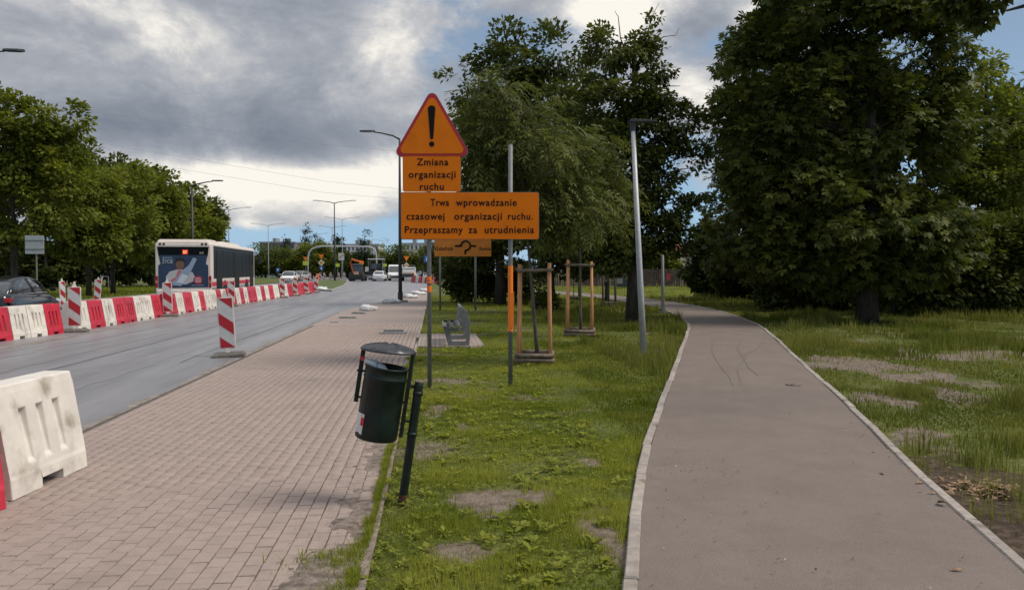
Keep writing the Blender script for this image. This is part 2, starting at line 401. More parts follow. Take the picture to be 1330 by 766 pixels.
bs.add([(-.5, -.5, -.5), (.5, -.5, -.5), (.5, .5, -.5), (-.5, .5, -.5), (-.5, -.5, .42), (.5, -.5, .42), (.5, .5, .42), (-.5, .5, .42), (-.4, -.49, .5), (.4, -.49, .5), (.4, .49, .5), (-.4, .49, .5)],
       [(0, 3, 2, 1), (0, 1, 5, 4), (1, 2, 6, 5), (2, 3, 7, 6), (3, 0, 4, 7), (4, 5, 9, 8), (5, 6, 10, 9), (6, 7, 11, 10), (7, 4, 8, 11), (8, 9, 10, 11)])
STONE = bs.mesh('edge_stone', M_edge)
edge_stones(EL, lenL, 1, bike_path, 'edge_stone'); edge_stones(ER, lenR, -1, bike_path, 'edge_stone')
def in_path(P, margin=0.09):
    """True where points lie on the bike path (with a margin)"""
    def off(E, sg):
        d = np.gradient(E, axis=0); d /= np.linalg.norm(d, axis=1)[:, None]
        return E+np.stack([-d[:, 1], d[:, 0]], 1)*sg*margin
    poly = np.vstack([off(ELr, 1), off(ERr, -1)[::-1]]); a = poly; b = np.roll(poly, -1, 0)
    out = np.zeros(len(P), bool)
    for k in range(0, len(P), 20000):
        x, y = P[k:k+20000, 0][:, None], P[k:k+20000, 1][:, None]
        c = ((a[:, 1] > y) != (b[:, 1] > y)) & (x < (b[:, 0]-a[:, 0])*(y-a[:, 1])/(b[:, 1]-a[:, 1]+1e-12)+a[:, 0])
        out[k:k+20000] = (c.sum(1) % 2) == 1
    return out
# tyre marks and a faint crack as thin dark strips lying on the path
M_mark = mat('tyre_mark', (0.148, 0.119, 0.100), 0.7, var=0.2, vs=20)
def strip(name, px, w, m, z, parent):
    P = smooth_line([G(*p) for p in px], 0.12)
    k = int(np.linalg.norm(P - np.array(G(*px[0])[:2]), axis=1).argmin()); P = P[k:]
    d = np.gradient(P, axis=0); d /= np.linalg.norm(d, axis=1)[:, None]; nn = np.stack([-d[:, 1], d[:, 0]], 1); n = len(P)
    ww = w*(0.55+0.45*np.sin(np.linspace(0, math.pi, n)))[:, None]
    V = np.zeros((2*n, 3)); V[:n, :2] = P-nn*ww/2; V[n:, :2] = P+nn*ww/2; V[:, 2] = z
    return np_mesh(name, V, np.array([(i, i+1, n+i+1, n+i) for i in range(n-1)]), m, parent)
strip('tyre_mark', [(952, 502), (947, 490), (933, 472), (925, 455), (929, 440)], 0.022, M_mark, 0.010, bike_path)
strip('tyre_mark', [(963, 500), (958, 480), (966, 466), (958, 452), (968, 438)], 0.022, M_mark, 0.010, bike_path)
strip('tyre_mark', [(985, 488), (972, 478), (968, 462), (985, 452), (992, 442)], 0.022, M_mark, 0.010, bike_path)

# seams, wheel tracks and dusty margins worn into the carriageway
road_ob = bpy.data.objects['road']
def ribbon(name, x, y0, y1, w, m, z, wob=.04, ragged=0.0):
    n = int((y1-y0)/.25); y = np.linspace(y0, y1, n); cx = x+wob*(fbm(y*.25+x, y*0+3, 3)-.5)*4
    a = cx-w/2-ragged*(fbm(y*1.7+x*3, y*0+1, 4)-.5)*2; b = cx+w/2+ragged*(fbm(y*1.9+x*5, y*0+7, 4)-.5)*2
    V = np.zeros((2*n, 3)); V[:n, 0] = a; V[n:, 0] = b; V[:n, 1] = y; V[n:, 1] = y; V[:, 2] = z
    return np_mesh(name, V, np.array([(i, n+i, n+i+1, i+1) for i in range(n-1)]), m, road_ob)
ribbon('tar_seam', -6.35, 3, 75, .035, mat('tar', (.085, .085, .09), .5), -.055, .03, .012)
ribbon('tar_seam', -4.55, 14, 60, .025, MATS['tar'], -.055, .05, .01)
for x in (-5.15, -7.15, -8.2): ribbon('wheel_track', x, 2, 85, .42, mat('worn_asphalt', (.205, .203, .212), .34, var=.10, vs=1.6, stretch=(1.3, .12, 1), bump=.25, bs=150, speck=(110, .2)), -.056, .05, .10)
ribbon('dusty_margin', -3.62, 2, 30, .20, mat('road_dust', (.22, .19, .165), .85, var=.3, vs=6, bump=.4, bs=120), -.0555, .02, .13)
ribbon('dusty_margin', -9.10, 10, 50, .34, MATS['road_dust'], -.0555, .02, .20)
# lawn: one sheet right of the pavement, with bare soil where the photo shows it
XL = -0.37
SOIL = [((632, 638), 0.30, 0.36, 1.0), ((668, 655), 0.22, 0.30, 0.9), ((600, 555), 0.20, 0.5, 0.6), ((655, 715), 0.35, 0.14, 0.75), ((800, 700), 0.13, 0.7, 1.0), ((792, 620), 0.10, 0.35, 0.7), ((745, 530), 0.35, 0.25, 0.55),
        ((690, 560), 0.3, 0.3, 0.45), ((1120, 470), 0.85, 1.5, 1.0), ((1180, 485), 0.7, 0.5, 0.9), ((1250, 462), 1.4, 0.9, 0.7), ((1180, 455), 0.9, 0.8, 0.6), ((1235, 620), 0.45, 0.42, 1.0), ((1300, 655), 0.35, 0.35, 1.0), ((1215, 585), 0.22, 0.45, 0.8), ((1180, 560), 0.2, 0.6, 0.7),
        ((1290, 620), 0.5, 0.35, 1.1), ((1290, 690), .4, .4, 1.2), ((1335, 715), .4, .4, 1.2), ((1240, 640), .35, .45, 1.2), ((1195, 590), .22, .45, 1.1), ((770, 590), .16, .3, .7), ((560, 530), .22, .4, .7), ((720, 640), .25, .2, .6), ((1150, 520), 0.35, 0.6, 0.55), ((1320, 460), 1.2, 0.8, 0.7), ((930, 385), 2.5, 1.5, 0.4), ((1080, 440), 1.2, 1.2, 0.45)]
SOILG = [(G(*p), rx, ry, w) for p, rx, ry, w in SOIL]
def bare(x, y):
    n = fbm(x*1.9, y*1.9, 4); b = np.zeros_like(x)
    wx, wy = x+.55*(fbm(x*1.6+5, y*1.6+50, 4)-.5), y+.8*(fbm(x*1.6+80, y*1.6+20, 4)-.5)
    for c, rx, ry, w in SOILG:
        q = ((wx-c.x)/rx)**2+((wy-c.y)/ry)**2
        b = np.maximum(b, w*np.exp(-q*0.75))
    b = b+(n-0.5)*1.3+(fbm(x*7+3, y*7+1, 3)-.5)*.5
    spots = np.clip((fbm(x*0.9+40, y*0.9+7, 4)-0.58)*3, 0, 0.55)
    return np.clip(np.maximum(np.clip((b-0.26)*1.7, 0, 1), spots), 0, 1)
def steps(a, b, h, far, g=1.12):
    v = list(np.arange(a, b, h)); s = h
    while v[-1] < far: s *= g; v.append(v[-1]+s)
    return np.array(v)
def lawn_sheet(name, xs, ys, label, m, z=0.0, rough=True):
    X, Y = np.meshgrid(xs, ys); x, y = X.ravel(), Y.ravel()
    zz = z-0.004-0.045*fbm(x*0.8, y*0.8, 3)
    zz = np.where(y > 60, z-0.03, zz)
    V = np.stack([x, y, zz], 1); nx, ny = len(xs), len(ys)
    i = np.arange(nx-1)[None]+nx*np.arange(ny-1)[:, None]; i = i.ravel()
    F = np.stack([i, i+1, i+nx+1, i+nx], 1)
    o = np_mesh(name, V, F, m, tint=bare(x, y), attr='bare', smooth=True); return tag(o, label, kind='structure')
def lawn_mat():
    m = bpy.data.materials.new('lawn_soil'); m.use_nodes = True; t = m.node_tree; b = t.nodes['Principled BSDF']; b.inputs['Roughness'].default_value = 0.95
    b.inputs['Specular IOR Level'].default_value = 0.2
    geo = N(t, 'ShaderNodeNewGeometry'); at = N(t, 'ShaderNodeAttribute', attribute_name='bare')
    def nz(s, d=6):
        n = N(t, 'ShaderNodeTexNoise'); t.links.new(geo.outputs['Position'], n.inputs['Vector']); n.inputs['Scale'].default_value = s; n.inputs['Detail'].default_value = d; return n.outputs[0]
    gr = mix_c(t, smooth(t, nz(1.3), 0.35, 0.65), (0.095, 0.115, 0.022), (0.140, 0.155, 0.036))
    gr = mix_c(t, smooth(t, nz(26), 0.4, 0.7), gr, (0.052, 0.055, 0.020))
    so = mix_c(t, smooth(t, nz(9), 0.35, 0.65), (0.125, 0.095, 0.072), (0.205, 0.165, 0.128))
    so = mix_c(t, smooth(t, nz(70), 0.55, 0.72), so, (0.27, 0.22, 0.17))
    # darker humus on the right-hand side of the bike path near its lower bend
    vd = N(t, 'ShaderNodeVectorMath', operation='DISTANCE'); t.links.new(geo.outputs['Position'], vd.inputs[0]); vd.inputs[1].default_value = tuple(G(1290, 640))
    hum = smooth(t, math_n(t, 'ADD', vd.outputs['Value'], math_n(t, 'MULTIPLY', nz(2.5), 1.6)), 2.9, 1.7)
    so = mix_c(t, hum, so, mix_c(t, smooth(t, nz(14), .4, .65), (0.055, 0.038, 0.027), (0.105, 0.075, 0.054)))
    f = smooth(t, math_n(t, 'ADD', at.outputs['Fac'], math_n(t, 'MULTIPLY', math_n(t, 'SUBTRACT', nz(16), 0.5), 0.7)), 0.30, 0.55)
    t.links.new(mix_c(t, f, gr, so), b.inputs['Base Color'])
    bp = N(t, 'ShaderNodeBump'); bp.inputs['Strength'].default_value = 0.8; bp.inputs['Distance'].default_value = 0.03; t.links.new(nz(45), bp.inputs['Height']); t.links.new(bp.outputs[0], b.inputs['Normal'])
    return m
M_lawn = lawn_mat()
lawn_sheet('lawn', steps(XL, 13, 0.13, 260), steps(0.0, 24, 0.13, 380), 'lawn with worn bare patches between pavement, bike path and trees', M_lawn)
# left verge beyond the closed lanes, cut by a side path
for i, (x0, x1, y0, y1, lab) in enumerate([(-120, -18.3, -8, 78, 'grass verge with street trees left of the road'), (-120, -19.5, 86, 130, 'grass beyond the side path on the left')]):
    lawn_sheet('verge', np.linspace(x0, x1, 60), np.linspace(y0, y1, 40), lab, M_lawn, z=0.02)
k = MB().span((-18.3, -8, -0.1), (-18.15, 78, 0.03)).build('kerb', M_concrete); tag(k, 'long concrete kerb along the left grass verge', kind='structure')
isl = [G(411, 376.5), G(431, 377.5), G(447, 371.5), G(453, 365.5), G(440, 362.5), G(418, 363.5), G(406, 367)]
tag(sheet('traffic_island', isl, 0.06, M_concrete, thick=0.14), 'kerbed traffic island with grass ahead of the barriers', kind='structure')
cI = sum(isl, Vector())/len(isl)
tag(sheet('island_grass', [cI+(p-cI)*0.92 for p in isl], 0.066, mat('far_grass', (0.075, 0.10, 0.025), 0.95, var=0.3, vs=3), None), 'short grass on the traffic island', kind='structure')
isl2 = [G(326, 363.2), G(360, 362.6), G(362, 359.5), G(326, 359.5)]
tag(sheet('far_island', isl2, 0.05, MATS['far_grass'], thick=0.12), 'grassy far roundabout island beside the articulated bus', kind='structure')

# pavement: single pavers near the camera, then a field of pavers, then a sheet
XR = -0.44
pv_edge = [(-3.53, -6), (-3.53, 29.5), (-3.2, 33), (-2.6, 38), (-1.75, 45), (-1.0, 54), (-0.75, 62), (-0.7, 90)]
pave = sheet('pavement', [(XR, -6), (XR, 90)]+list(reversed(pv_edge)), -0.016, M_sand, thick=0.10); tag(pave, 'pinkish grey block pavement between road and lawn', kind='structure')
def brick_sheet_mat():
    m = bpy.data.materials.new('paver_far'); m.use_nodes = True; t = m.node_tree; b = t.nodes['Principled BSDF']; b.inputs['Roughness'].default_value = 0.85
    geo = N(t, 'ShaderNodeNewGeometry'); mp = N(t, 'ShaderNodeMapping'); t.links.new(geo.outputs['Position'], mp.inputs[0]); mp.inputs['Rotation'].default_value = (0, 0, R(90))
    br = N(t, 'ShaderNodeTexBrick'); t.links.new(mp.outputs[0], br.inputs['Vector']); br.inputs['Scale'].default_value = 1; br.inputs['Mortar Size'].default_value = 0.006
    br.inputs['Brick Width'].default_value = 0.14; br.inputs['Row Height'].default_value = 0.10
    br.inputs['Color1'].default_value = (0.31, 0.25, 0.22, 1); br.inputs['Color2'].default_value = (0.35, 0.28, 0.245, 1); br.inputs['Mortar'].default_value = (0.15, 0.12, 0.1, 1)
    t.links.new(br.outputs[0], b.inputs['Base Color']); return m
M_brick_far = brick_sheet_mat()
Y_FIELD = 22.0
fe = [(-3.53, Y_FIELD)]+pv_edge[1:]
sheet('far_pavers', [(XR, Y_FIELD), (XR, 90)]+list(reversed(fe)), -0.001, M_brick_far, parent=pave)
PW, PL, JT = 0.1, 0.14, 0.0068
hw, hl, ch = (PW-JT)/2, (PL-JT)/2, 0.004
def paver_geo(): 
    a, b = hw, hl
    return ([(-a, -b, -.05), (a, -b, -.05), (a, b, -.05), (-a, b, -.05), (-a, -b, -ch), (a, -b, -ch), (a, b, -ch), (-a, b, -ch), (-a+ch, -b+ch, 0), (a-ch, -b+ch, 0), (a-ch, b-ch, 0), (-a+ch, b-ch, 0)],
            [(0, 1, 5, 4), (1, 2, 6, 5), (2, 3, 7, 6), (3, 0, 4, 7), (4, 5, 9, 8), (5, 6, 10, 9), (6, 7, 11, 10), (7, 4, 8, 11), (8, 9, 10, 11)])
pgv, pgf = paver_geo()
PAVER = MB().add(pgv, pgf).mesh('paver', M_paver)
cells = []
nrow = int((XR+3.53)/PW)
for r in range(nrow):
    x = XR-PW*(r+0.5)
    y = 0.4+(PL/2 if r % 2 else 0)+0.006*math.sin(r*1.7)
    while y < Y_FIELD:
        cells.append((x+random.uniform(-.0015, .0015), y+random.uniform(-.002, .002))); y += PL
def seen(c):
    if c[1] < 2.5: return False
    p = proj((c[0], c[1], 0)); return -4 < p[0] < 1334 and p[1] < 770
near = sorted([c for c in cells if seen(c)], key=lambda c: c[0]**2+c[1]**2)[:300]
ns = set(near)
for c in near:
    o = bpy.data.objects.new('paver', PAVER); link(o, pave); o.location = (c[0], c[1], random.uniform(-.003, .001))
    o.rotation_euler = (random.gauss(0, .006), random.gauss(0, .008), random.gauss(0, .006))
rest = np.array([c for c in cells if c not in ns]); nb = len(rest)
Vb = np.array(pgv)[None]+np.concatenate([rest, rng.uniform(-.003, .001, (nb, 1))], 1)[:, None]
tl = rng.normal(0, .008, (nb, 1)); Vb[:, :, 2] += (Vb[:, :, 0]-rest[:, :1])*tl
Fb = (np.array(pgf)[None]+12*np.arange(nb)[:, None, None]).reshape(-1, 4)
pf = np_mesh('paver_field', Vb.reshape(-1, 3), Fb, M_paver_field, pave, tint=np.repeat(rng.random(nb), 12)); pf['kind'] = 'stuff'
edge_stones(np.array([(XR, -1.0), (XR, 16.6)]), 17.6, -1, pave, 'edge_stone', 1.0, 0.07, -0.1, -0.009)
edge_stones(np.array([(XR, 17.9), (XR, 46.0)]), 28, -1, pave, 'edge_stone', 1.0, 0.07, -0.1, 0.016)
# soil and sand spilt over the pavement edge
def spill():
    xs, ys = np.linspace(-1.15, XL+.02, 70), np.linspace(2.4, 12.5, 700); X, Y = np.meshgrid(xs, ys); x, y = X.ravel(), Y.ravel()
    q = (x-XR)/.34
    k = np.exp(-q*q)*(.35+1.3*np.clip((fbm(y*.55+3, y*0+8, 3)-.36)*3, 0, 1))+(fbm(x*5+9, y*5, 4)-.5)*.95+(fbm(x*22, y*22, 2)-.5)*.35
    z = np.clip(-.03+.046*k, -.03, .012); V = np.stack([x, y, z], 1); nx = len(xs); i = (np.arange(nx-1)[None]+nx*np.arange(len(ys)-1)[:, None]).ravel()
    F = np.stack([i, i+1, i+nx+1, i+nx], 1); F = F[(z[F] > -.017).any(1)]
    o = np_mesh('soil_spill', V, F, mat('spilt_soil', (.165, .128, .102), .95, var=.3, vs=12, bump=.7, bs=120, col2=(.22, .175, .145)), smooth=True); tag(o, 'soil and sand spilt along the pavement edge', 'soil', kind='stuff')
spill()
# paved pad under the bench
pad = [Vector((XR+.07, G(560, 450).y, 0)), G(612, 450), G(628, 447.5), G(618, 434), Vector((XR+.07, G(545, 434).y, 0))]
tag(sheet('bench_pad', pad, 0.012, M_brick_far, thick=0.06), 'small paved pad under the bench', kind='structure')

# ------------------------------------------------------------------ foliage
def unit(a): return a/np.maximum(np.linalg.norm(a, axis=-1, keepdims=True), 1e-6)
def frames(T, spread=0.5):
    up = np.array([0, 0, 1.0])+rng.normal(0, spread, T.shape)
    B = unit(np.cross(T, up)); Nn = unit(np.cross(B, T)); return B, Nn
def kites(P, T, B, Nn, L, Wd, mid=0.5, fold=0.12):
    L = L[:, None]; Wd = Wd[:, None]
    a = P; c = P+T*L; m = P+T*L*mid+Nn*fold*Wd
    V = np.stack([a, m+B*Wd/2, c, m-B*Wd/2], 1).reshape(-1, 3)
    return V, np.arange(len(V)).reshape(-1, 4)
def crown_points(lobes, n_clump, n_leaf, rc, shell=0.5, flat=0.6):
    lobes = np.array(lobes, float); w = (lobes[:, 3]*lobes[:, 4]*lobes[:, 5])**(2/3); w /= w.sum()
    li = rng.choice(len(lobes), n_clump, p=w); u = unit(rng.normal(size=(n_clump, 3)))
    r = shell+(1-shell)*rng.random(n_clump)**0.6
    stray = rng.random(n_clump) < .16; r = np.where(stray, rng.uniform(1.0, 1.22, n_clump), r)      # sprays that break the outline
    ctr = lobes[li, :3]+lobes[li, 3:]*u*r[:, None]
    ctint = np.clip(rng.normal(0.45, 0.22, n_clump), 0, 1)
    csz = rc*rng.uniform(0.6, 1.35, n_clump)*np.where(stray, .6, 1)
    ci = rng.choice(n_clump, n_leaf, p=csz**2/(csz**2).sum())
    off = unit(rng.normal(size=(n_leaf, 3)))*(rng.random(n_leaf)**0.45)[:, None]
    off[:, 2] *= flat
    P = ctr[ci]+off*csz[ci][:, None]
    out = unit(off*0.9+u[ci]*0.8+rng.normal(0, .35, (n_leaf, 3)))
    return P, out, np.clip(ctint[ci]+rng.normal(0, .12, n_leaf), 0, 1), ctr
def crown_mesh(kind, P, out, tint, size, droop):
    T = unit(out+np.array([0, 0, -droop])+rng.normal(0, .25, out.shape)); n = len(P)
    B, Nn = frames(T, 0.45)
    s = size*rng.uniform(.7, 1.3, n)
    if kind == 'simple':
        V, Fq = kites(P, T, B, Nn, s, s*rng.uniform(.5, .75, n)); tt = np.repeat(tint, 4)
    elif kind == 'palmate':
        Vs = []; 
        for ang, k in ((-1.35, .6), (-.68, .88), (0, 1), (.68, .88), (1.35, .6)):
            d = unit(T*math.cos(ang)+B*math.sin(ang)-Nn*0.35*rng.random((n, 1))); b2 = unit(np.cross(Nn, d)); n2 = unit(np.cross(d, b2))
            v, _ = kites(P, d, b2, n2, s*k*.62, s*k*.24, .66, .15); Vs.append(v)
        V = np.concatenate(Vs); Fq = np.arange(len(V)).reshape(-1, 4); tt = np.tile(np.repeat(tint, 4), 5)
    else:                                      # pinnate, hanging
        Vs = []; tl = []
        for j in range(5):
            q = P+T*(s*(0.15+.19*j))[:, None]-np.array([0, 0, 1.0])*(s*.02*j*j)[:, None]
            for sg in (-1, 1):
                d = unit(T*.55+B*sg*.8+np.array([0, 0, -.45])+rng.normal(0, .12, T.shape)); b2 = unit(np.cross(Nn, d)); n2 = unit(np.cross(d, b2))
                v, _ = kites(q, d, b2, n2, s*.42, s*.11, .45, .1); Vs.append(v)
        v, _ = kites(P+T*(s*.95)[:, None]-np.array([0, 0, 1.0])*(s*.4)[:, None]*.8, unit(T+np.array([0, 0, -.9])), B, Nn, s*.42, s*.11); Vs.append(v)
        V = np.concatenate(Vs); Fq = np.arange(len(V)).reshape(-1, 4); tt = np.tile(np.repeat(tint, 4), 11)
    return V, Fq, tt
def branch_set(mb, trunk_pts, trunk_r, tips, rmax=0.05, seg=5):
    tp = [Vector(p) for p in trunk_pts]
    for t in tips:
        t = Vector(t); zt = max(tp[0].z+(tp[-1].z-tp[0].z)*.25, min(tp[-1].z, t.z-0.35*(Vector((t.x, t.y, 0)).length)))
        a = tp[0]
        for p, q in zip(tp, tp[1:]):
            if p.z <= zt <= q.z: a = p.lerp(q, (zt-p.z)/max(1e-4, q.z-p.z))
        m1 = a.lerp(t, .35)+Vector((random.gauss(0, .08), random.gauss(0, .08), .12)); m2 = a.lerp(t, .7)+Vector((random.gauss(0, .1), random.gauss(0, .1), .10))
        L = (t-a).length; r0 = min(rmax, .012+.012*L)
        mb.tube([a, m1, m2, t], [r0, r0*.75, r0*.5, r0*.2], seg, cap=False)
def tree(name, label, cat, base, lobes, trunk_r, trunk_top, leaf='simple', n_leaf=20000, n_clump=160, rc=0.6, size=0.14, droop=0.4, m=None, shell=.5, flat=.6,
         group=None, limbs=40, bark=None, lean=(0, 0), rmax=.07, extra=None, bare_branches=()):
    base = Vector(base); root = empty(name, (base.x, base.y, base.z), 0, label, cat, group)
    pts = []; rad = []
    for i in range(7):
        f = i/6; pts.append((lean[0]*f+.05*trunk_r*10*math.sin(3*f+base.x)*f*(1-f), lean[1]*f+.06*math.sin(4*f+base.y)*f, -0.06+(trunk_top+.06)*f)); rad.append(trunk_r*(1.25 if i == 0 else 1-.72*f))
    P, out, tint, ctr = crown_points(lobes, n_clump, n_leaf, rc, shell, flat)
    tb = MB().tube(pts, rad, 10)
    idx = rng.choice(len(ctr), min(limbs, len(ctr)), replace=False)
    branch_set(tb, pts, trunk_r, [ctr[i] for i in idx], rmax)
    for bp in bare_branches: tb.tube([p[:3] for p in bp], [p[3] for p in bp], 5)
    tb.build('trunk', bark or M_bark, root, smooth=True)
    V, Fq, tt = crown_mesh(leaf, P, out, tint, size, droop)
    keep = None
    np_mesh('crown', V, Fq, m, root, tint=tt)
    return root
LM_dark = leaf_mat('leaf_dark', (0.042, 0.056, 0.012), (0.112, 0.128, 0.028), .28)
LM_chest = leaf_mat('leaf_chestnut', (0.046, 0.064, 0.012), (0.135, 0.145, 0.028), .25)
LM_mid = leaf_mat('leaf_mid', (0.062, 0.085, 0.016), (0.14, 0.16, 0.034), .35)
LM_bright = leaf_mat('leaf_bright', (0.09, 0.118, 0.018), (0.19, 0.205, 0.036), .4)
LM_young = leaf_mat('leaf_young', (0.050, 0.066, 0.015), (0.140, 0.150, 0.038), .32)
LM_conifer = leaf_mat('leaf_conifer', (0.018, 0.030, 0.016), (0.040, 0.056, 0.026), .1)
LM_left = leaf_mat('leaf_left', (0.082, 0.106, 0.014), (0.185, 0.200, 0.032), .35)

def px_lobes(base, items, dz=0.8):
    """lobes given as photo ellipses (px, py, rx, ry [, depth offset]) at the depth of the tree's base"""
    base = Vector(base); d = depth_of(base); out = []
    for it in items:
        px, py, rx, ry = it[:4]; off = it[4] if len(it) > 4 else 0
        c = D(px, py, d)+Vector((math.sin(YAW), math.cos(YAW), 0))*off-base; s = F0/d
        out.append((c.x, c.y, c.z, rx/s, max(rx/s*dz, .4), ry/s))
    return out

# --- central group
b1 = G(650, 395)
tree('maple_tree', 'tall dense maple behind the orange sign with dark trunk', 'tree', b1,
     px_lobes(b1, [(612, 118, 34, 36), (660, 90, 52, 52), (720, 75, 48, 42), (640, 190, 62, 75), (710, 170, 80, 85), (690, 260, 90, 70), (615, 250, 35, 60), (770, 210, 50, 80), (690, 318, 90, 34), (620, 310, 40, 34)]), .24, 9.5,
     n_leaf=36000, n_clump=290, rc=.75, size=.24, m=LM_dark, limbs=50, shell=.35)
b2 = G(822, 418)
dc = depth_of(b2); s2 = F0/dc
def at2(px, py): 
    v = D(px, py, dc)-b2; return (v.x, v.y, v.z)
bb = [[(*at2(822, 110), .05), (*at2(836, 60), .03), (*at2(848, 20), .012), (*at2(856, 4), .006)], [(*at2(842, 62), .022), (*at2(862, 48), .014), (*at2(878, 46), .010), (*at2(882, 36), .005)],
      [(*at2(822, 90), .03), (*at2(806, 50), .02), (*at2(803, 22), .012), (*at2(798, 14), .005)], [(*at2(830, 150), .06), (*at2(870, 135), .03), (*at2(905, 142), .02), (*at2(918, 140), .008)],
      [(*at2(850, 120), .03), (*at2(866, 112), .018), (*at2(884, 112), .008)]]
tree('ash_tree', 'tall tree with thin bare twigs on top beside the path lamp', 'tree', b2,
     px_lobes(b2, [(800, 65, 42, 34), (848, 35, 20, 26), (850, 85, 22, 25), (800, 140, 60, 55), (845, 160, 45, 60), (885, 160, 32, 32), (800, 220, 55, 55), (850, 240, 50, 60), (892, 225, 26, 55), (795, 290, 50, 45), (850, 310, 42, 30), (800, 332, 50, 24)]), .20, 8.0,
     n_leaf=32000, n_clump=280, rc=.42, size=.15, m=LM_dark, limbs=70, shell=.4, bare_branches=bb)
b3 = G(719, 406)
tree('linden_tree', 'slim dark tree between the two nearest tree guards', 'tree', b3,
     px_lobes(b3, [(745, 150, 45, 60), (755, 250, 55, 60), (700, 310, 40, 40), (770, 320, 45, 36), (735, 335, 40, 22)]), .13, 6.2, n_leaf=14000, n_clump=110, rc=.55, size=.17, m=LM_dark, limbs=30, lean=(-.4, 0))
def shrub(label, base, items, n, m, size=.16, rc=.5, nc=60, group='shrubs under the trees', leaf='simple', name='shrub', dz=.7, droop=.2):
    base = Vector(base)
    return tree(name, label, 'shrub', base, px_lobes(base, items, dz), .06, 1.2, leaf=leaf, n_leaf=n, n_clump=nc, rc=rc, size=size, m=m, shell=.25, flat=.8, limbs=16, rmax=.03, group=group, droop=droop)
shrub('dark rounded shrub behind the bench', G(600, 392), [(602, 365, 30, 26), (588, 352, 18, 20), (620, 358, 20, 28)], 9000, LM_dark)
shrub('dark shrub touching the maple trunk', G(670, 392), [(675, 365, 18, 24), (685, 372, 14, 18), (640, 362, 18, 28)], 6000, LM_dark)
shrub('low shrub at the foot of the slim dark tree', G(712, 407), [(711, 394, 14, 12)], 2500, LM_dark, .12, .25, 30)

# --- right group
b4 = G(1126, 418)
tree('chestnut_tree', 'huge dark horse chestnut right of the bike path', 'tree', b4,
     px_lobes(b4, [(1090, 40, 105, 75), (1010, 100, 60, 70), (1150, 60, 85, 80), (1060, 170, 110, 90), (1170, 180, 85, 90), (1010, 230, 62, 80), (1085, 290, 115, 80), (1180, 285, 80, 75), (1040, 338, 66, 36), (1130, 338, 100, 34), (1090, -30, 110, 55), (985, 70, 42, 55), (968, 190, 38, 70), (990, 310, 45, 50), (1215, 110, 36, 70), (1225, 312, 40, 44)]), .29, 9.0,
     leaf='palmate', n_leaf=30000, n_clump=520, rc=.62, size=.36, droop=.45, m=LM_chest, limbs=60, shell=.4, flat=.7, rmax=.09)
b5 = G(985, 391)
tree('chestnut_tree', 'chestnut behind the left edge of the huge one', 'tree', b5,
     px_lobes(b5, [(985, 90, 42, 52), (962, 150, 38, 60), (985, 240, 60, 70), (955, 300, 40, 50), (1000, 330, 50, 45), (1000, 45, 38, 30)]), .22, 11,
     leaf='palmate', n_leaf=7000, n_clump=130, rc=.85, size=.48, droop=.5, m=LM_chest, limbs=30, flat=.5)
shrub('leafy green shrub at the bend, right side of the path', G(912, 386), [(914, 330, 24, 38), (908, 355, 20, 24), (925, 300, 18, 28), (925, 360, 18, 22)], 9000, leaf_mat('leaf_bend', (0.036, 0.055, 0.016), (0.095, 0.115, 0.035), .3), .24, .5, 70)
shrub('dark shrub filling the gap left of the chestnut', G(968, 389), [(960, 350, 28, 36), (990, 345, 30, 40)], 9000, LM_dark, .24, .6, 60)
b6 = G(1275, 404)
tree('locust_tree', 'light green airy tree at the right edge', 'tree', b6,
     px_lobes(b6, [(1265, 110, 45, 40), (1300, 140, 45, 50), (1240, 180, 45, 60), (1295, 230, 60, 60), (1250, 280, 60, 50), (1330, 200, 50, 80), (1320, 300, 50, 60)]), .18, 9,
     n_leaf=15000, n_clump=190, rc=.55, size=.19, m=LM_bright, limbs=50, shell=.3)
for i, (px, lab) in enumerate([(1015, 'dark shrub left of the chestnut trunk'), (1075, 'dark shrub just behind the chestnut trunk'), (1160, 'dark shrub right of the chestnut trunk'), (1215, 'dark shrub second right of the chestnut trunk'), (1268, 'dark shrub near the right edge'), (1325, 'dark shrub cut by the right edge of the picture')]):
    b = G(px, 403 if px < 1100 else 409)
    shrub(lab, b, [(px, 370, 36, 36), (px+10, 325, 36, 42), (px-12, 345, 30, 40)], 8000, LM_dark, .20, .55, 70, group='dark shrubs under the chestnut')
# second row closing the wood behind
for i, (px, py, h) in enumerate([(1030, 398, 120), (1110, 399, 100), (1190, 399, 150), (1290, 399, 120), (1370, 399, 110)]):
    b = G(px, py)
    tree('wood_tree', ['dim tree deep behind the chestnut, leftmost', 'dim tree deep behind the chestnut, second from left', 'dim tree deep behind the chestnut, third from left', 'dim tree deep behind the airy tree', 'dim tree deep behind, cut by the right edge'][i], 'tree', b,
         px_lobes(b, [(px, h+60, 55, 70), (px-15, h+150, 55, 60), (px+15, h+215, 60, 55)]), .15, 7, n_leaf=7000, n_clump=70, rc=.9, size=.34, m=LM_dark, limbs=16, group='trees closing the wood on the right')
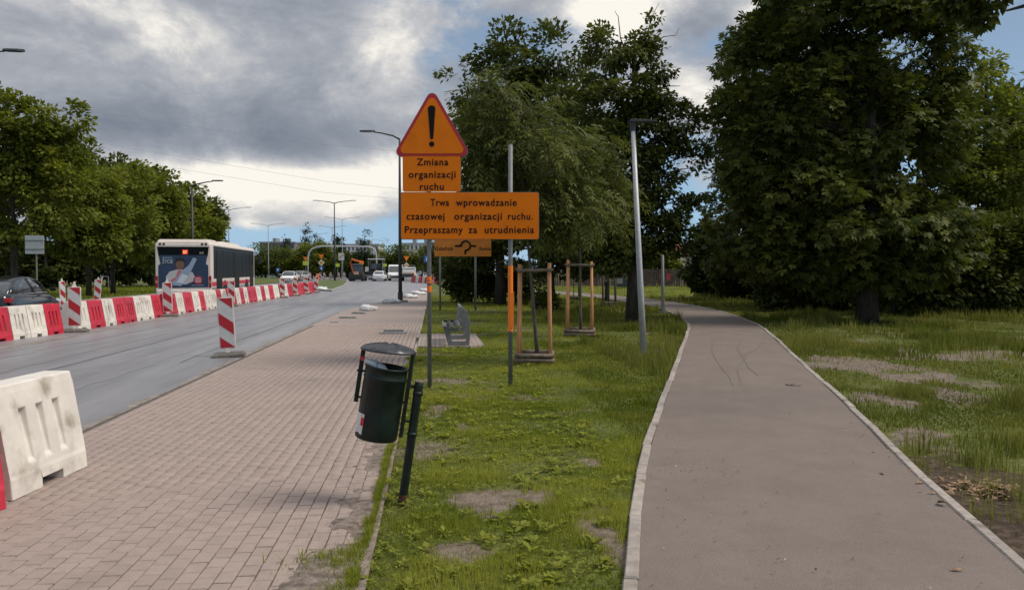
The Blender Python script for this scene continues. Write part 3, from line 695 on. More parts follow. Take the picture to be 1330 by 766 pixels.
# branch of a tree beyond the right edge hanging into the top right corner
bo = Vector((10.5, 8.2, 0)); do = 8.6
def ov(px, py, d=do):
    v = D(px, py, d)-bo; return (v.x, v.y, v.z)
ob = [[(0, 0, 4.2, .09), (*ov(1420, -25), .05), (*ov(1330, 8), .022), (*ov(1308, 14), .012)], [(0, 0, 4.0, .08), (*ov(1400, -60), .05), (*ov(1300, -30), .025), (*ov(1262, 5), .008)]]
tree('oak_tree', 'tree beyond the right edge whose leafy branch hangs into the top right corner', 'tree', bo,
     [(*ov(1262, 8), .16, .2, .14), (*ov(1272, 22), .08, .12, .10), (*ov(1240, 6), .10, .12, .08), (*ov(1295, 4), .10, .1, .06), (*ov(1245, -4), .18, .2, .10), (*ov(1288, -6), .15, .2, .1), (*ov(1330, -40), .25, .3, .12), (*ov(1400, -80), .3, .3, .2)], .16, 4.6,
     n_leaf=1500, n_clump=44, rc=.13, size=.11, m=LM_dark, limbs=0, rmax=.02, bare_branches=ob)

# --- young guarded trees with long drooping leaves
def young(label, base, items, n, nc, h, size=.42, rc=.4, lean=(0, 0)):
    return tree('young_tree', label, 'tree', base, px_lobes(base, items), .035, h, leaf='pinnate', n_leaf=n, n_clump=nc, rc=rc, size=size, droop=.32, m=LM_young, limbs=nc//2, bark=M_bark2, rmax=.014,
                group='young trees tied in timber guards', shell=.2, flat=.7, lean=lean)
g1 = G(699, 470); g2 = G(754, 436)
young('young tree with long drooping leaves in the nearest timber guard', g1, [(655, 150, 50, 34), (692, 195, 75, 46), (650, 118, 26, 24), (722, 245, 52, 38), (640, 200, 40, 40), (700, 262, 46, 30), (615, 185, 22, 34), (745, 278, 34, 24)], 1700, 150, 4.2, size=.30, rc=.30, lean=(-.35, 0))
young('young tree with drooping leaves in the second timber guard', g2, [(752, 195, 40, 36), (772, 240, 32, 36), (748, 268, 50, 32), (735, 225, 42, 38), (782, 270, 22, 26)], 900, 80, 4.2, size=.36, rc=.36)

# --- left roadside trees
LT = [(20, 392, [(20, 190, 60, 62), (60, 165, 45, 40), (-20, 170, 60, 60), (20, 265, 70, 60), (80, 240, 40, 60)], LM_left, 'tall tree at the left edge of the picture'),
      (115, 386, [(112, 255, 42, 42), (95, 300, 40, 36), (125, 310, 34, 30)], LM_bright, 'bright green tree with slanting trunk left of the bus'),
      (147, 383, [(155, 245, 44, 38), (170, 290, 44, 40), (140, 300, 36, 32)], LM_bright, 'bright green tree nearest the bus on its left'),
      (205, 380, [(203, 256, 32, 32), (222, 290, 28, 36), (190, 300, 36, 40)], LM_left, 'olive green tree just behind the bus roof')]
for px, py, it, m, lab in LT:
    b = G(px, py, .02)
    tree('roadside_tree', lab, 'tree', b, px_lobes(b, it), .14 if px > 50 else .2, top_z(b, 240), n_leaf=12000 if px > 50 else 22000, n_clump=130, rc=.72, size=.25, m=m, limbs=40, lean=(.3 if px == 115 else 0, 0), group='trees on the left verge', shell=.3)
LB = [(60, 374, [(110, 225, 40, 36), (80, 260, 50, 60), (60, 210, 40, 40)], 'dark tree behind the tall left one'), (140, 373, [(135, 225, 34, 24), (150, 260, 50, 50), (120, 300, 50, 45)], 'dark tree behind the bright green pair'),
      (200, 373, [(182, 236, 34, 28), (203, 268, 36, 40), (190, 310, 50, 42)], 'dark tree behind the bus, left one'), (245, 372, [(236, 266, 26, 26), (262, 300, 22, 32), (240, 318, 34, 32)], 'dark tree behind the bus beside the street lamp'),
      (275, 370, [(272, 285, 14, 24), (270, 318, 18, 24)], 'smallest dark tree right behind the bus roof'), (10, 374, [(10, 300, 60, 60), (-40, 250, 60, 80)], 'dark tree low at the left edge')]
for px, py, it, lab in LB:
    b = G(px, py, .02)
    tree('wood_tree', lab, 'tree', b, px_lobes(b, it), .16, top_z(b, 290), n_leaf=9000, n_clump=80, rc=1.1, size=.40, m=LM_dark if px != 245 else LM_left, limbs=24, group='dark trees behind the left verge', shell=.3)
for i, (px, w) in enumerate([(-20, 50), (35, 45), (90, 45), (150, 45), (200, 40)]):
    b = G(px, 370.5)
    shrub(['dark hedge shrub at the left edge', 'dark hedge shrub behind the black car', 'dark hedge shrub behind the striped panels', 'dark hedge shrub behind the bright trees', 'dark hedge shrub left of the bus'][i], b,
          [(px, 345, w*.8, 18), (px+w*.4, 340, w*.5, 20), (px-w*.4, 342, w*.5, 18)], 4500, LM_dark, .5, 1.0, 40, group='hedge shrubs behind the left verge')
shrub('low rounded shrub beside the black car roof', G(62, 376), [(62, 362, 14, 10)], 2500, leaf_mat('leaf_low', (0.03, 0.042, 0.012), (0.06, 0.08, 0.02)), .25, .4, 30, group='hedge shrubs behind the left verge')

# --- far tree line behind the roundabout
def far_tree(px, top, w, base_py, m, lab, conifer=False, n=5000):
    top -= 10; w *= 1.3
    b = G(px, base_py); s = F0/depth_of(b); h = base_py-top
    if conifer: it = [(px, top+h*f, w*(.15+.85*f)*.6, h*.10) for f in (.08, .2, .32, .45, .58, .72, .86)]
    else: it = [(px, top+h*.38, w*.5, h*.36), (px-w*.2, top+h*.6, w*.42, h*.34), (px+w*.22, top+h*.62, w*.40, h*.32)]
    return tree('spruce_tree' if conifer else 'far_tree', lab, 'tree', b, px_lobes(b, it), .2, max(2, (h*.8)/s), n_leaf=n, n_clump=70, rc=((.26 if conifer else .20)*w)/s, size=1.7/s+.1, m=m, limbs=8, group='tree line behind the roundabout', shell=.2, flat=.7)
far = [(345, 328, 34, 361, LM_mid, 'round light tree left of the far lamp'), (368, 332, 26, 361, LM_mid, 'light round tree above the articulated bus'), (385, 336, 26, 361, LM_left, 'olive tree right of the articulated bus'),
       (405, 324, 28, 361, LM_left, 'broad olive tree left of the white arch'), (416, 324, 20, 361, LM_bright, 'small bright tree under the white arch'), (430, 330, 28, 361, LM_left, 'olive tree behind the island signs'),
       (452, 334, 26, 361, LM_dark, 'dark tree behind the loader'), (468, 330, 26, 361, LM_conifer, 'dark tree above the loader arm'), (505, 324, 34, 361, LM_bright, 'big willow-like olive tree behind the van'),
       (520, 328, 24, 361, LM_mid, 'olive tree right of the willow-like one'), (548, 326, 28, 361, LM_left, 'olive tree just right of the tall lamp pole'), (566, 318, 26, 362, LM_dark, 'dark tree behind the sign post'), (585, 330, 34, 362, LM_dark, 'dark tree at the right end of the tree line'),
       (492, 338, 26, 361, LM_dark, 'low dark tree behind the road paver'), (330, 336, 26, 361, LM_dark, 'dark tree just right of the bus')]
for px, top, w, bp, m, lab in far: far_tree(px, top, w, bp, m, lab)
for px, top, w, lab in [(372, 316, 16, 'spruce left of the white arch'), (398, 303, 18, 'tallest spruce left of the dark lamp pole'), (412, 312, 14, 'spruce right of the tallest one'), (437, 313, 16, 'spruce behind the dark lamp pole'), (473, 311, 18, 'pointed spruce above the loader'), (444, 322, 14, 'short spruce behind the square sign')]:
    far_tree(px, top, w, 359.5, LM_conifer, lab, True, 2200)
# trees beyond the fence at the path's end
for px, top, w, m, lab in [(812, 322, 50, LM_bright, 'bright tree behind the fence beside the big trunk'), (850, 318, 46, LM_bright, 'bright tree behind the fence, left of the second lamp'), (905, 300, 40, LM_left, 'hazy tree behind the red-roofed house'), (775, 325, 50, LM_mid, 'tree behind the fence, far left'), (940, 310, 50, LM_dark, 'dark tree behind the fence, far right'), (868, 326, 24, LM_left, 'small tree before the red-roofed house')]:
    b = G(px, 369.5 if px != 905 else 364.5); s = F0/depth_of(b); h = 369-top
    tree('far_tree', lab, 'tree', b, px_lobes(b, [(px, top+h*.35, w*.5, h*.32), (px-w*.2, top+h*.6, w*.4, h*.3), (px+w*.25, top+h*.6, w*.4, h*.3)]), .12, h*.7/s, n_leaf=4000, n_clump=50, rc=.7, size=.32, m=m, limbs=12, group='trees beyond the fence')

# ------------------------------------------------------------------ grass
def blades(P, z, h, w, lean=.45):
    n = len(P); th = rng.uniform(0, 2*math.pi, n); s = np.stack([np.cos(th), np.sin(th), np.zeros(n)], 1)
    ph = rng.uniform(0, 2*math.pi, n); ln = np.stack([np.cos(ph), np.sin(ph), np.zeros(n)], 1)*(lean*h*rng.random(n))[:, None]
    b = np.concatenate([P, z[:, None]], 1); up = np.array([0, 0, 1.0]); hh = h[:, None]; ww = w[:, None]
    V = np.stack([b-s*ww/2, b+s*ww/2, b-s*ww*.38+up*hh*.55+ln*.35, b+s*ww*.38+up*hh*.55+ln*.35, b+up*hh+ln], 1).reshape(-1, 3)
    k = 5*np.arange(n)[:, None]; F = np.concatenate([k+[0, 1, 3], k+[0, 3, 2], k+[2, 3, 4]], 1).reshape(-1, 3)
    return V, F
LM_grass = leaf_mat('grass_blade', (0.130, 0.168, 0.019), (0.315, 0.322, 0.062), .45, .7)
def lawn_z(x, y): return -0.004-0.045*fbm(x*0.8, y*0.8, 3)
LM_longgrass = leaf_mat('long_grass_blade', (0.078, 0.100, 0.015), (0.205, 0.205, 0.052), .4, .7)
def grass(name, label, zones, hfun, m=LM_grass):
    Vs, Fs, Ts = [], [], []; k = 0
    for x0, x1, y0, y1, dens, wd in zones:
        n = int((x1-x0)*(y1-y0)*dens); P = np.stack([rng.uniform(x0, x1, n), rng.uniform(y0, y1, n)], 1)
        # only where the photo's field of view (plus a margin for a step aside) can see it
        ang = np.arctan2(P[:, 0]+np.where(P[:, 0] > 0, -1.5, 1.5)*.6, P[:, 1]); P = P[(ang < R(46)) & (ang > R(-46))]
        P = P[~in_path(P, .085)]; x, y = P[:, 0], P[:, 1]
        bz = bare(x, y); thick = fbm(x*1.3+9, y*1.3+2, 3)
        keep = rng.random(len(P)) < np.clip(1.05-1.05*bz, .05, 1)*np.clip(3.2*(thick-.24), .12, 1)
        P = P[keep]; x, y = P[:, 0], P[:, 1]; n = len(P)
        tuft = np.clip((fbm(x*2.7+3, y*2.7+31, 3)-.42)*4, 0, 1)
        h = hfun(x, y)*(.55+.9*tuft)*rng.uniform(.5, 1.3, n)
        V, F = blades(P, lawn_z(x, y)-.004, h, wd*rng.uniform(.7, 1.4, n))
        tn = np.clip(.45+1.9*(fbm(x*.8+70, y*.8+3, 4)-.5)+.45*(tuft-.4)+rng.normal(0, .16, n), 0, 1)
        Vs.append(V); Fs.append(F+k); Ts.append(np.repeat(tn, 5)); k += len(V)
    o = np_mesh(name, np.concatenate(Vs), np.concatenate(Fs), m, tint=np.concatenate(Ts)); tag(o, label, 'grass', kind='stuff'); return o
hc = lambda x, y: np.where(y < 30, .042, .060)
grass('lawn_grass', 'short patchy lawn grass between pavement and bike path',
      [(XL-.09, 1.9, 2.4, 6, 8000, .005), (XL-.09, 2.9, 6, 10, 4200, .007), (XL, 4.2, 10, 17, 1300, .011), (XL, 7.5, 17, 28, 480, .018), (XL, 9, 28, 46, 150, .035), (2, 24, 40, 72, 45, .06)], hc)
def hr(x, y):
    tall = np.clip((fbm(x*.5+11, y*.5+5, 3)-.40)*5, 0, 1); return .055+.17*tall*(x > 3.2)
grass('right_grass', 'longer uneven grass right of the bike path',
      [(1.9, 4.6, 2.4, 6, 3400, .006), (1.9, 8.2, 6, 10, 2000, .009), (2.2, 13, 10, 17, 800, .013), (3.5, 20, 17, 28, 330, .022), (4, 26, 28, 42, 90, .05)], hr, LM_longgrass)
def hl(x, y): return np.full_like(x, .14)
def left_grass():
    n = 26000; P = np.stack([rng.uniform(-42, -18.35, n), rng.uniform(24, 77, n)], 1); x, y = P.T
    V, F = blades(P, np.full(n, -.01), .16*rng.uniform(.5, 1.3, n), .07*rng.uniform(.7, 1.4, n))
    o = np_mesh('verge_grass', V, F, LM_grass, tint=np.repeat(np.clip(rng.normal(.4, .2, n), 0, 1), 5)); tag(o, 'grass on the verge under the left trees', 'grass', kind='stuff')
left_grass()
# grass and weeds creeping over the pavement's edge
def creep():
    n = 20000; y = rng.uniform(2.4, 14, n); m = fbm(y*1.1, y*0+4, 3); x = XL-.02-np.abs(rng.normal(0, .10, n))*np.clip((m-.36)*5, .15, 1.6)*(fbm(y*3.1+5, y*0+2, 3)*1.6)
    P = np.stack([x, y], 1); V, F = blades(P, np.full(n, -.012), rng.uniform(.02, .060, n)+.03*(fbm(x*9, y*9, 2) > .55), rng.uniform(.004, .009, n), .9)
    o = np_mesh('edge_weeds', V, F, LM_grass, tint=np.repeat(np.clip(rng.normal(.45, .2, n), 0, 1), 5)); tag(o, 'grass tufts creeping over the pavement edge', 'weeds', kind='stuff')
    # broad-leaved weeds in the lawn
    n = 3600; y = 2.6+13*rng.random(n)**1.5; x = rng.uniform(XL, 1.6, n); Pw = np.stack([x, y], 1); ok = (bare(x, y) < .5) & ~in_path(Pw, .1); Pw = Pw[ok]
    k = 9; P = np.repeat(Pw, k, 0); n = len(P); a = rng.uniform(0, 2*math.pi, n); T = unit(np.stack([np.cos(a), np.sin(a), rng.uniform(.05, .6, n)], 1)); B, Nn = frames(T, .2)
    s = np.repeat(rng.uniform(.010, .020, len(Pw))+.05*rng.random(len(Pw))**5, k)*rng.uniform(.7, 1.2, n)
    V, F = kites(np.concatenate([P, lawn_z(P[:, 0], P[:, 1])[:, None]+rng.uniform(.008, .03, (n, 1))], 1)+T*.01, T, B, Nn, s, s*.62)
    o = np_mesh('broadleaf_weeds', V, F, LM_grass, tint=np.repeat(np.clip(rng.normal(.6, .2, n), 0, 1), 4)); tag(o, 'small broad-leaved weeds scattered in the lawn', 'weeds', kind='stuff')
creep()
# fallen leaves, twigs and crumbs
M_dry = mat('dry_leaf', (0.24, 0.15, 0.085), 0.9, var=.5, vs=30)
def litter(name, label, c, rx, ry, n, smin, smax, m, z=.012):
    x = c.x+rng.normal(0, rx, n); y = c.y+rng.normal(0, ry, n); P = np.stack([x, y, np.full(n, z)+rng.uniform(0, .012, n)], 1)
    a = rng.uniform(0, 2*math.pi, n); T = unit(np.stack([np.cos(a), np.sin(a), rng.uniform(-.1, .35, n)], 1)); B, Nn = frames(T, .25); s = rng.uniform(smin, smax, n)
    V, F = kites(P, T, B, Nn, s, s*rng.uniform(.25, .6, n), .5, .25); o = np_mesh(name, V, F, m); tag(o, label, 'leaves', kind='stuff'); return o
litter('dry_leaves', 'heap of brown dry leaves on the bare soil at right', G(1275, 636), .16, .12, 130, .03, .11, M_dry, 0)
litter('dry_leaf_scatter', 'dry leaves scattered along the right edge of the bike path', G(1210, 600), .35, .9, 150, .015, .05, M_dry, 0)
litter('path_litter', 'tiny leaves and crumbs lying on the bike path', Vector((1.75, 6.5, 0)), .55, 2.8, 420, .008, .03, mat('crumb', (.09, .06, .04), .9, var=.5, vs=30), .011)
litter('path_litter_pale', 'pale crumbs lying on the bike path', Vector((1.75, 6.0, 0)), .5, 2.2, 60, .008, .028, mat('crumb_pale', (.42, .36, .29), .9, var=.3, vs=30), .011)
litter('pavement_crumbs', 'soil crumbs and bits along the pavement edge', Vector((-.62, 5.2, 0)), .12, 1.6, 700, .004, .02, mat('soil_crumb', (.12, .09, .07), .95, var=.4, vs=40), .002)
tw = MB().tube([G(1020, 499, .012), G(1030, 500, .018), G(1040, 501, .012)], [.006, .008, .003], 5).tube([G(1028, 500, .016), G(1033, 496, .02)], [.005, .002], 5)
for q in range(7):
    p = G(1022+q*2.6, 499+random.uniform(-1.5, 1.5), .02); tw.prism([(0, 0), (.03, .012), (.06, 0), (.03, -.012)], p, (math.cos(q), math.sin(q), .2), (-math.sin(q), math.cos(q), .1), (0, 0, .002))
tag(tw.build('twig', M_oldwood), 'small dark twig with leaves lying on the bike path', 'twig')
tag(MB().prism([(0, 0), (.05, .01), (.085, 0), (.05, -.012), (.02, -.014)], G(1232, 739, .012), (.9, -.3, .15), (.3, .9, .1), (0, 0, .002)).build('dry_leaf', M_dry), 'single curled dry leaf on the bike path, bottom right', 'leaf')

# ------------------------------------------------------------------ the roadworks sign
def sign_assembly():
    d = 10.5; o = D(558, 502, d); o.z = 0
    root = empty('roadworks_sign', o, -YAW, 'tall orange roadworks sign with warning triangle and Polish notice boards', 'sign')
    s = F0/d
    X = lambda px: (px-558)/s
    Z = lambda py: D(W0/2, py, d).z
    yb = -.06
    def plate(name, x0, x1, y0, y1, m, yy, parent=root, th=.012, r=.03):
        a, b, c, e = X(x0), X(x1), Z(y1), Z(y0); poly = []
        for cx, cz, a0 in ((b-r, c+r, -90), (b-r, e-r, 0), (a+r, e-r, 90), (a+r, c+r, 180)):
            for q in range(5):
                th_ = R(a0+q*22.5); poly.append((cx+r*math.cos(th_), cz+r*math.sin(th_)))
        return MB().prism(poly, (0, yy, 0), (1, 0, 0), (0, 0, 1), (0, th, 0)).build(name, m, parent)
    # posts
    pa = MB().tube([(0, 0, -.1), (0, 0, Z(135))], .030, 12).build('post', M_zinc, root, smooth=True)
    xb = X(663); zb = -.0
    pb = MB().tube([(xb, 0, -.1), (xb, 0, Z(190))], .031, 12).build('post', M_zinc, root, smooth=True)
    for z0, z1 in ((Z(379), Z(371)), (Z(367.5), Z(365)), (Z(364), Z(359))): MB().tube([(0, 0, z0), (0, 0, z1)], .0325, 12).build('tape_band', M_tape, root)
    tb = MB().tube([(xb, 0, Z(430)), (xb, 0, Z(345))], .0345, 12)
    tb.box((xb+.02, -.03, (Z(425)+Z(380))/2), (.055, .012, Z(380)-Z(425))); tb.build('orange_tape', M_tape, root)
    # triangle with rounded corners
    A, B, Cc = (X(563), Z(119)), (X(512.5), Z(205.5)), (X(613), Z(205.5))
    def rounded(tri, inset, r):
        cx = sum(p[0] for p in tri)/3; cz = sum(p[1] for p in tri)/3; out = []
        pts = [Vector((cx+(p[0]-cx)*inset, cz+(p[1]-cz)*inset)) for p in tri]
        for i in range(3):
            p, q, w = pts[i-1], pts[i], pts[(i+1) % 3]
            a = (p-q).normalized(); b = (w-q).normalized(); bi = (a+b).normalized(); half = math.acos(max(-1, min(1, a.dot(b))))/2
            c = q+bi*(r/math.sin(half)); t1 = q+a*(r/math.tan(half)); t2 = q+b*(r/math.tan(half))
            a1 = math.atan2(t1.y-c.y, t1.x-c.x); a2 = math.atan2(t2.y-c.y, t2.x-c.x); da = (a2-a1+math.pi) % (2*math.pi)-math.pi
            for k in range(7): th = a1+da*k/6; out.append((c.x+r*math.cos(th), c.y+r*math.sin(th)))
        return out
    tri = (A, B, Cc)
    t0 = MB().prism(rounded(tri, 1.0, .075), (0, yb, 0), (1, 0, 0), (0, 0, 1), (0, .014, 0)).build('triangle_rim', M_signred, root)
    MB().prism(rounded(tri, .875, .055), (0, yb-.004, 0), (1, 0, 0), (0, 0, 1), (0, .003, 0)).build('triangle_face', M_orange, t0)
    MB().prism(rounded(tri, 1.02, .075), (0, yb+.0165, 0), (1, 0, 0), (0, 0, 1), (0, .006, 0)).build('triangle_back', M_zinc, t0)
    ex = []
    xw0, xw1, zt, zbm, xm = 4.8/s, 2.0/s, Z(145), Z(182), X(562.5)
    for q in range(9): th = math.pi*q/8; ex.append((xm+xw0*math.cos(th), zt+xw0*.8*math.sin(th)))
    for q in range(5): th = math.pi+math.pi*q/4; ex.append((xm+xw1*math.cos(th), zbm+xw1*math.sin(th)))
    MB().prism(ex, (0, yb-.008, 0), (1, 0, 0), (0, 0, 1), (0, .003, 0)).build('exclamation_stroke', M_signblack, t0)
    MB().prism([(xm+3.4/s*math.cos(2*math.pi*q/20), Z(190)+3.4/s*math.sin(2*math.pi*q/20)) for q in range(20)], (0, yb-.008, 0), (1, 0, 0), (0, 0, 1), (0, .003, 0)).build('exclamation_dot', M_signblack, t0)
    b1 = plate('small_board', 525.5, 599, 204.5, 250.5, M_orange, yb)
    b2 = plate('large_board', 523, 699, 251.5, 311, M_orange, yb)
    plate('board_edge', 524.9, 599.6, 203.9, 250.4, M_zinc, yb+.0135, b1, .008); plate('board_edge', 522.2, 699.8, 250.9, 311.6, M_zinc, yb+.0135, b2, .008)
    for z_ in (Z(226), Z(262), Z(300)):
        MB().box((0, yb+.035, z_), (.09, .05, .03)).build('clamp', M_zinc, root)
    for z_ in (Z(262), Z(300)):
        MB().box((xb, yb+.035, z_), (.09, .05, .03)).build('clamp', M_zinc, root)
    for txt, x0, x1, by, cap, par in (('Zmiana', 543.3, 583.7, 216.8, 8.6, b1), ('organizacji', 532.7, 593, 232.6, 8.6, b1), ('ruchu', 547, 577.7, 248.0, 8.6, b1),
                                 ('Trwa', 560.6, 584.5, 268.4, 8.8, b2), ('wprowadzanie', 593, 671, 268.4, 8.8, b2), ('czasowej', 529.7, 578.6, 286, 8.8, b2), ('organizacji', 591, 652, 286, 8.8, b2), ('ruchu.', 659.7, 691.8, 286, 8.8, b2),
                                 ('Przepraszamy', 527.6, 602, 303.2, 8.8, b2), ('za', 609, 620.5, 303.2, 8.8, b2), ('utrudnienia', 630, 693.3, 303.2, 8.8, b2)):
        text_mesh(txt, M_signblack, 'lettering', par, (X(x0)+X(x1))/2, Z(by), X(x1)-X(x0), cap/s, yb-.004, offset=.018)
sign_assembly()

# second orange sign, roundabout diagram, far behind
def far_sign():
    d = 30.0; s = F0/d; o = D(601, 402, d); o.z = 0
    root = empty('detour_sign', o, -YAW, 'far orange detour board with black roundabout diagram below the big sign', 'sign')
    X = lambda px: (px-601)/s
    Z = lambda py: D(W0/2, py, d).z
    for px in (571.5, 617.5): MB().tube([(X(px), .06, -.1), (X(px), .06, Z(306))], .04, 8).build('post', M_zinc, root, smooth=True)
    pl = MB().prism([(X(564.5), Z(333)), (X(638), Z(333)), (X(638), Z(308)), (X(564.5), Z(308))], (0, 0, 0), (1, 0, 0), (0, 0, 1), (0, .03, 0)).build('board', mat('sign_orange_dim', (.58, .19, .012), .6, var=.1, vs=2), root)
    cx, cz, r = X(605), Z(319), 6.0/s
    arc = [(cx+r*math.cos(R(a)), -.012, cz+r*math.sin(R(a))) for a in range(-90, 200, 20)]
    MB().tube(arc, 1.25/s, 6).build('ring_stroke', M_signblack, pl)
    for c_, d_ in (((X(595.5), -.006, Z(319.5)), (9/s, .008, 2.2/s)), ((X(615), -.006, Z(319.5)), (7/s, .008, 2.2/s)), ((X(604.5), -.006, Z(327.5)), (2.2/s, .008, 6/s))): MB().box(c_, d_).build('diagram_arm', M_signblack, pl)
    text_mesh('Gdańsk', M_signblack, 'lettering', pl, X(577), Z(325), 24/s, 4.2/s, -.006, offset=.02)
    text_mesh('Rumia', M_signblack, 'lettering', pl, X(630), Z(325), 14/s, 4.2/s, -.006, offset=.02)
far_sign()

# ------------------------------------------------------------------ litter bin
def litter_bin():
    d = 5.25; s = F0/d; o = D(523, 650, d); o.z = 0
    rt = Vector((math.cos(-YAW), math.sin(-YAW), 0)); fw = Vector((math.sin(YAW), math.cos(YAW), 0))
    root = empty('litter_bin', o, -YAW, 'leaning black metal litter bin with domed lid and post at the pavement edge', 'bin')
    def q(px, py, y=0): return Vector(((px-523)/s, y, (650-py)/s))
    MB().tube([q(521.5, 660), q(523, 648), q(544.5, 500), q(545.4, 495)], .0305, 14).build('post', M_bin, root, smooth=True)
    MB().tube([q(521.9, 656), q(524, 641)], .0318, 14, cap=False).build('rust_foot', M_rust, root, smooth=True)
    MB().tube([q(545.4, 495.2), q(545.6, 493.6)], .0325, 14).build('post_cap', mat('worn_cap', (.16, .13, .10), .7, var=.4, vs=30), root)
    for py in (509, 562):
        f = (648-py)/(648-495); x = 523+f*22.4
        MB().tube([q(x-.3, py+2.2), q(x+.3, py-2.2)], .036, 14).build('clamp', M_bin, root, smooth=True)
    bot, top = q(488.4, 567.5, 0), q(503.7, 474.5, 0); ax = (top-bot).normalized()
    sx = Vector((0, 1, 0)).cross(ax).normalized(); sy = ax.cross(sx)
    L = (top-bot).length; r0 = .145
    def ring(h, r, n=40): return [bot+ax*h+sx*(r*math.cos(2*math.pi*i/n))+sy*(r*math.sin(2*math.pi*i/n)) for i in range(n)]
    prof = [(0.006, .02), (0.0, .135), (.004, r0-.004), (.014, r0), (L*.35, r0), (L-.085, r0), (L-.080, r0+.004), (L-.072, r0+.004), (L-.067, r0), (L-.012, r0), (L-.010, r0+.005), (L, r0+.005), (L, r0-.006), (L-.2, r0-.008), (L-.32, r0-.01), (L-.33, .02)]
    body = MB(); body.loft([ring(h, r) for h, r in prof]); body.build('body', M_bin, root, smooth=True)
    # frame: two flat side bars
    def bar(a, b, w=.022, t=.012, y=0):
        a, b = Vector(a), Vector(b); dz = (b-a).normalized(); dx = Vector((0, 1, 0)).cross(dz).normalized()
        rot = Matrix((dx, Vector((0, 1, 0)), dz)).transposed()
        return MB().box((a+b)/2, (t, .034, (b-a).length), rot)
    bar(q(463, 520), q(473.8, 451), t=.026).build('side_bar', M_bin, root, bevel=.003)
    bar(q(520.8, 566), q(537.8, 457), t=.026).build('side_bar', M_bin, root, bevel=.003)
    for px, py, qx, qy in ((465, 479.5, 475, 480.6), (461.5, 513.5, 471, 514.5), (519, 520.5, 530, 521.5)):
        MB().tube([q(px, py), q(qx, qy)], .008, 8).build('pivot_bolt', M_bin, root)
    MB().tube([q(530, 499.5), q(543.5, 501)], .010, 8).build('bracket', M_bin, root); MB().tube([q(524, 545), q(538, 547)], .008, 8).build('bracket', M_bin, root)
    # lid: shallow dome with raised ribs
    lc = q(505.8, 453.2); lx = (q(541.4, 457)-q(470.3, 449)); lr = lx.length/2; lx.normalize(); ly = Vector((0, 1, 0)); lz = lx.cross(ly)*-1
    if lz.z < 0: lz = -lz
    M_lid = mat('lid_metal', (.05, .052, .055), .35, metal=.4, var=.4, vs=14)
    rings = []; n = 48
    for fr, hz in ((1.0, -.010), (1.01, -.004), (1.0, .002), (.85, .014), (.65, .026), (.4, .036), (.18, .041), (.03, .042)):
        rings.append([lc+lx*(lr*fr*math.cos(2*math.pi*i/n))+ly*(lr*.86*fr*math.sin(2*math.pi*i/n))+lz*(hz+(.009 if (i % 8) in (0, 1) and .1 < fr < .95 else 0)) for i in range(n)])
    MB().loft(rings).build('lid', M_lid, root, smooth=True)
    # sticker on the drum, bent with it
    st = MB(); a0, a1 = 182, 236; k = 9
    vs = []; 
    for i in range(k+1):
        a = R(a0+(a1-a0)*i/k); dr = sx*math.cos(a)+sy*math.sin(a)
        for h in (.040+.02*math.sin(i*1.3)*.3, .175): vs.append(bot+ax*h+dr*(r0+.0015))
    st.add(vs, [(2*i, 2*i+2, 2*i+3, 2*i+1) for i in range(k)]); sk = st.build('sticker', mat('sticker_paper', (.66, .64, .62), .7, var=.15, vs=25, dirt=((.45, .40, .36), 30, .55, .7)), root)
    vs = []
    for i in range(4):
        a = R(225+4.2*i); dr = sx*math.cos(a)+sy*math.sin(a)
        for h in (.095, .150): vs.append(bot+ax*h+dr*(r0+.0022))
    MB().add(vs, [(2*i, 2*i+2, 2*i+3, 2*i+1) for i in range(3)]).build('red_print', mat('print_red', (.5, .02, .03), .6), sk)
    # plastic bottle and a blue wrapper inside
    Mx = Matrix.Translation(o) @ Matrix.Rotation(-YAW, 4, 'Z')
    w = lambda px, py, y=0: Mx @ q(px, py, y)
    bt = empty('plastic_bottle', w(496, 476, -.05), 0, 'clear plastic bottle with red cap sticking out of the bin', 'bottle'); bt0 = bt.location.copy()
    pts = [w(505, 486, -.03), w(498, 476, -.05), w(488, 470, -.06), w(480, 465.5, -.065), w(476.5, 463.7, -.066)]
    MB().tube([p-bt0 for p in pts], [.031, .033, .030, .015, .012], 12).build('bottle_body', mat('clear_plastic', (.55, .60, .62), .12, spec=.8), bt, smooth=True)
    MB().tube([w(476.6, 463.8, -.066)-bt0, w(472.4, 461.8, -.067)-bt0], .0155, 12).build('bottle_cap', mat('cap_red', (.55, .02, .025), .4), bt)
    pk = MB(); vs = [w(493+random.uniform(-1, 1)+2.4*i, (477, 470.5, 469, 477)[j]+random.uniform(-1.5, 1.5), -.09+.02*i) for i in range(3) for j in range(4)]
    pk.loft([vs[0:4], vs[4:8], vs[8:12]]); tag(pk.build('plastic_wrapper', mat('blue_plastic', (.20, .30, .46), .3)), 'crumpled blue plastic wrapper in the litter bin', 'wrapper')
litter_bin()

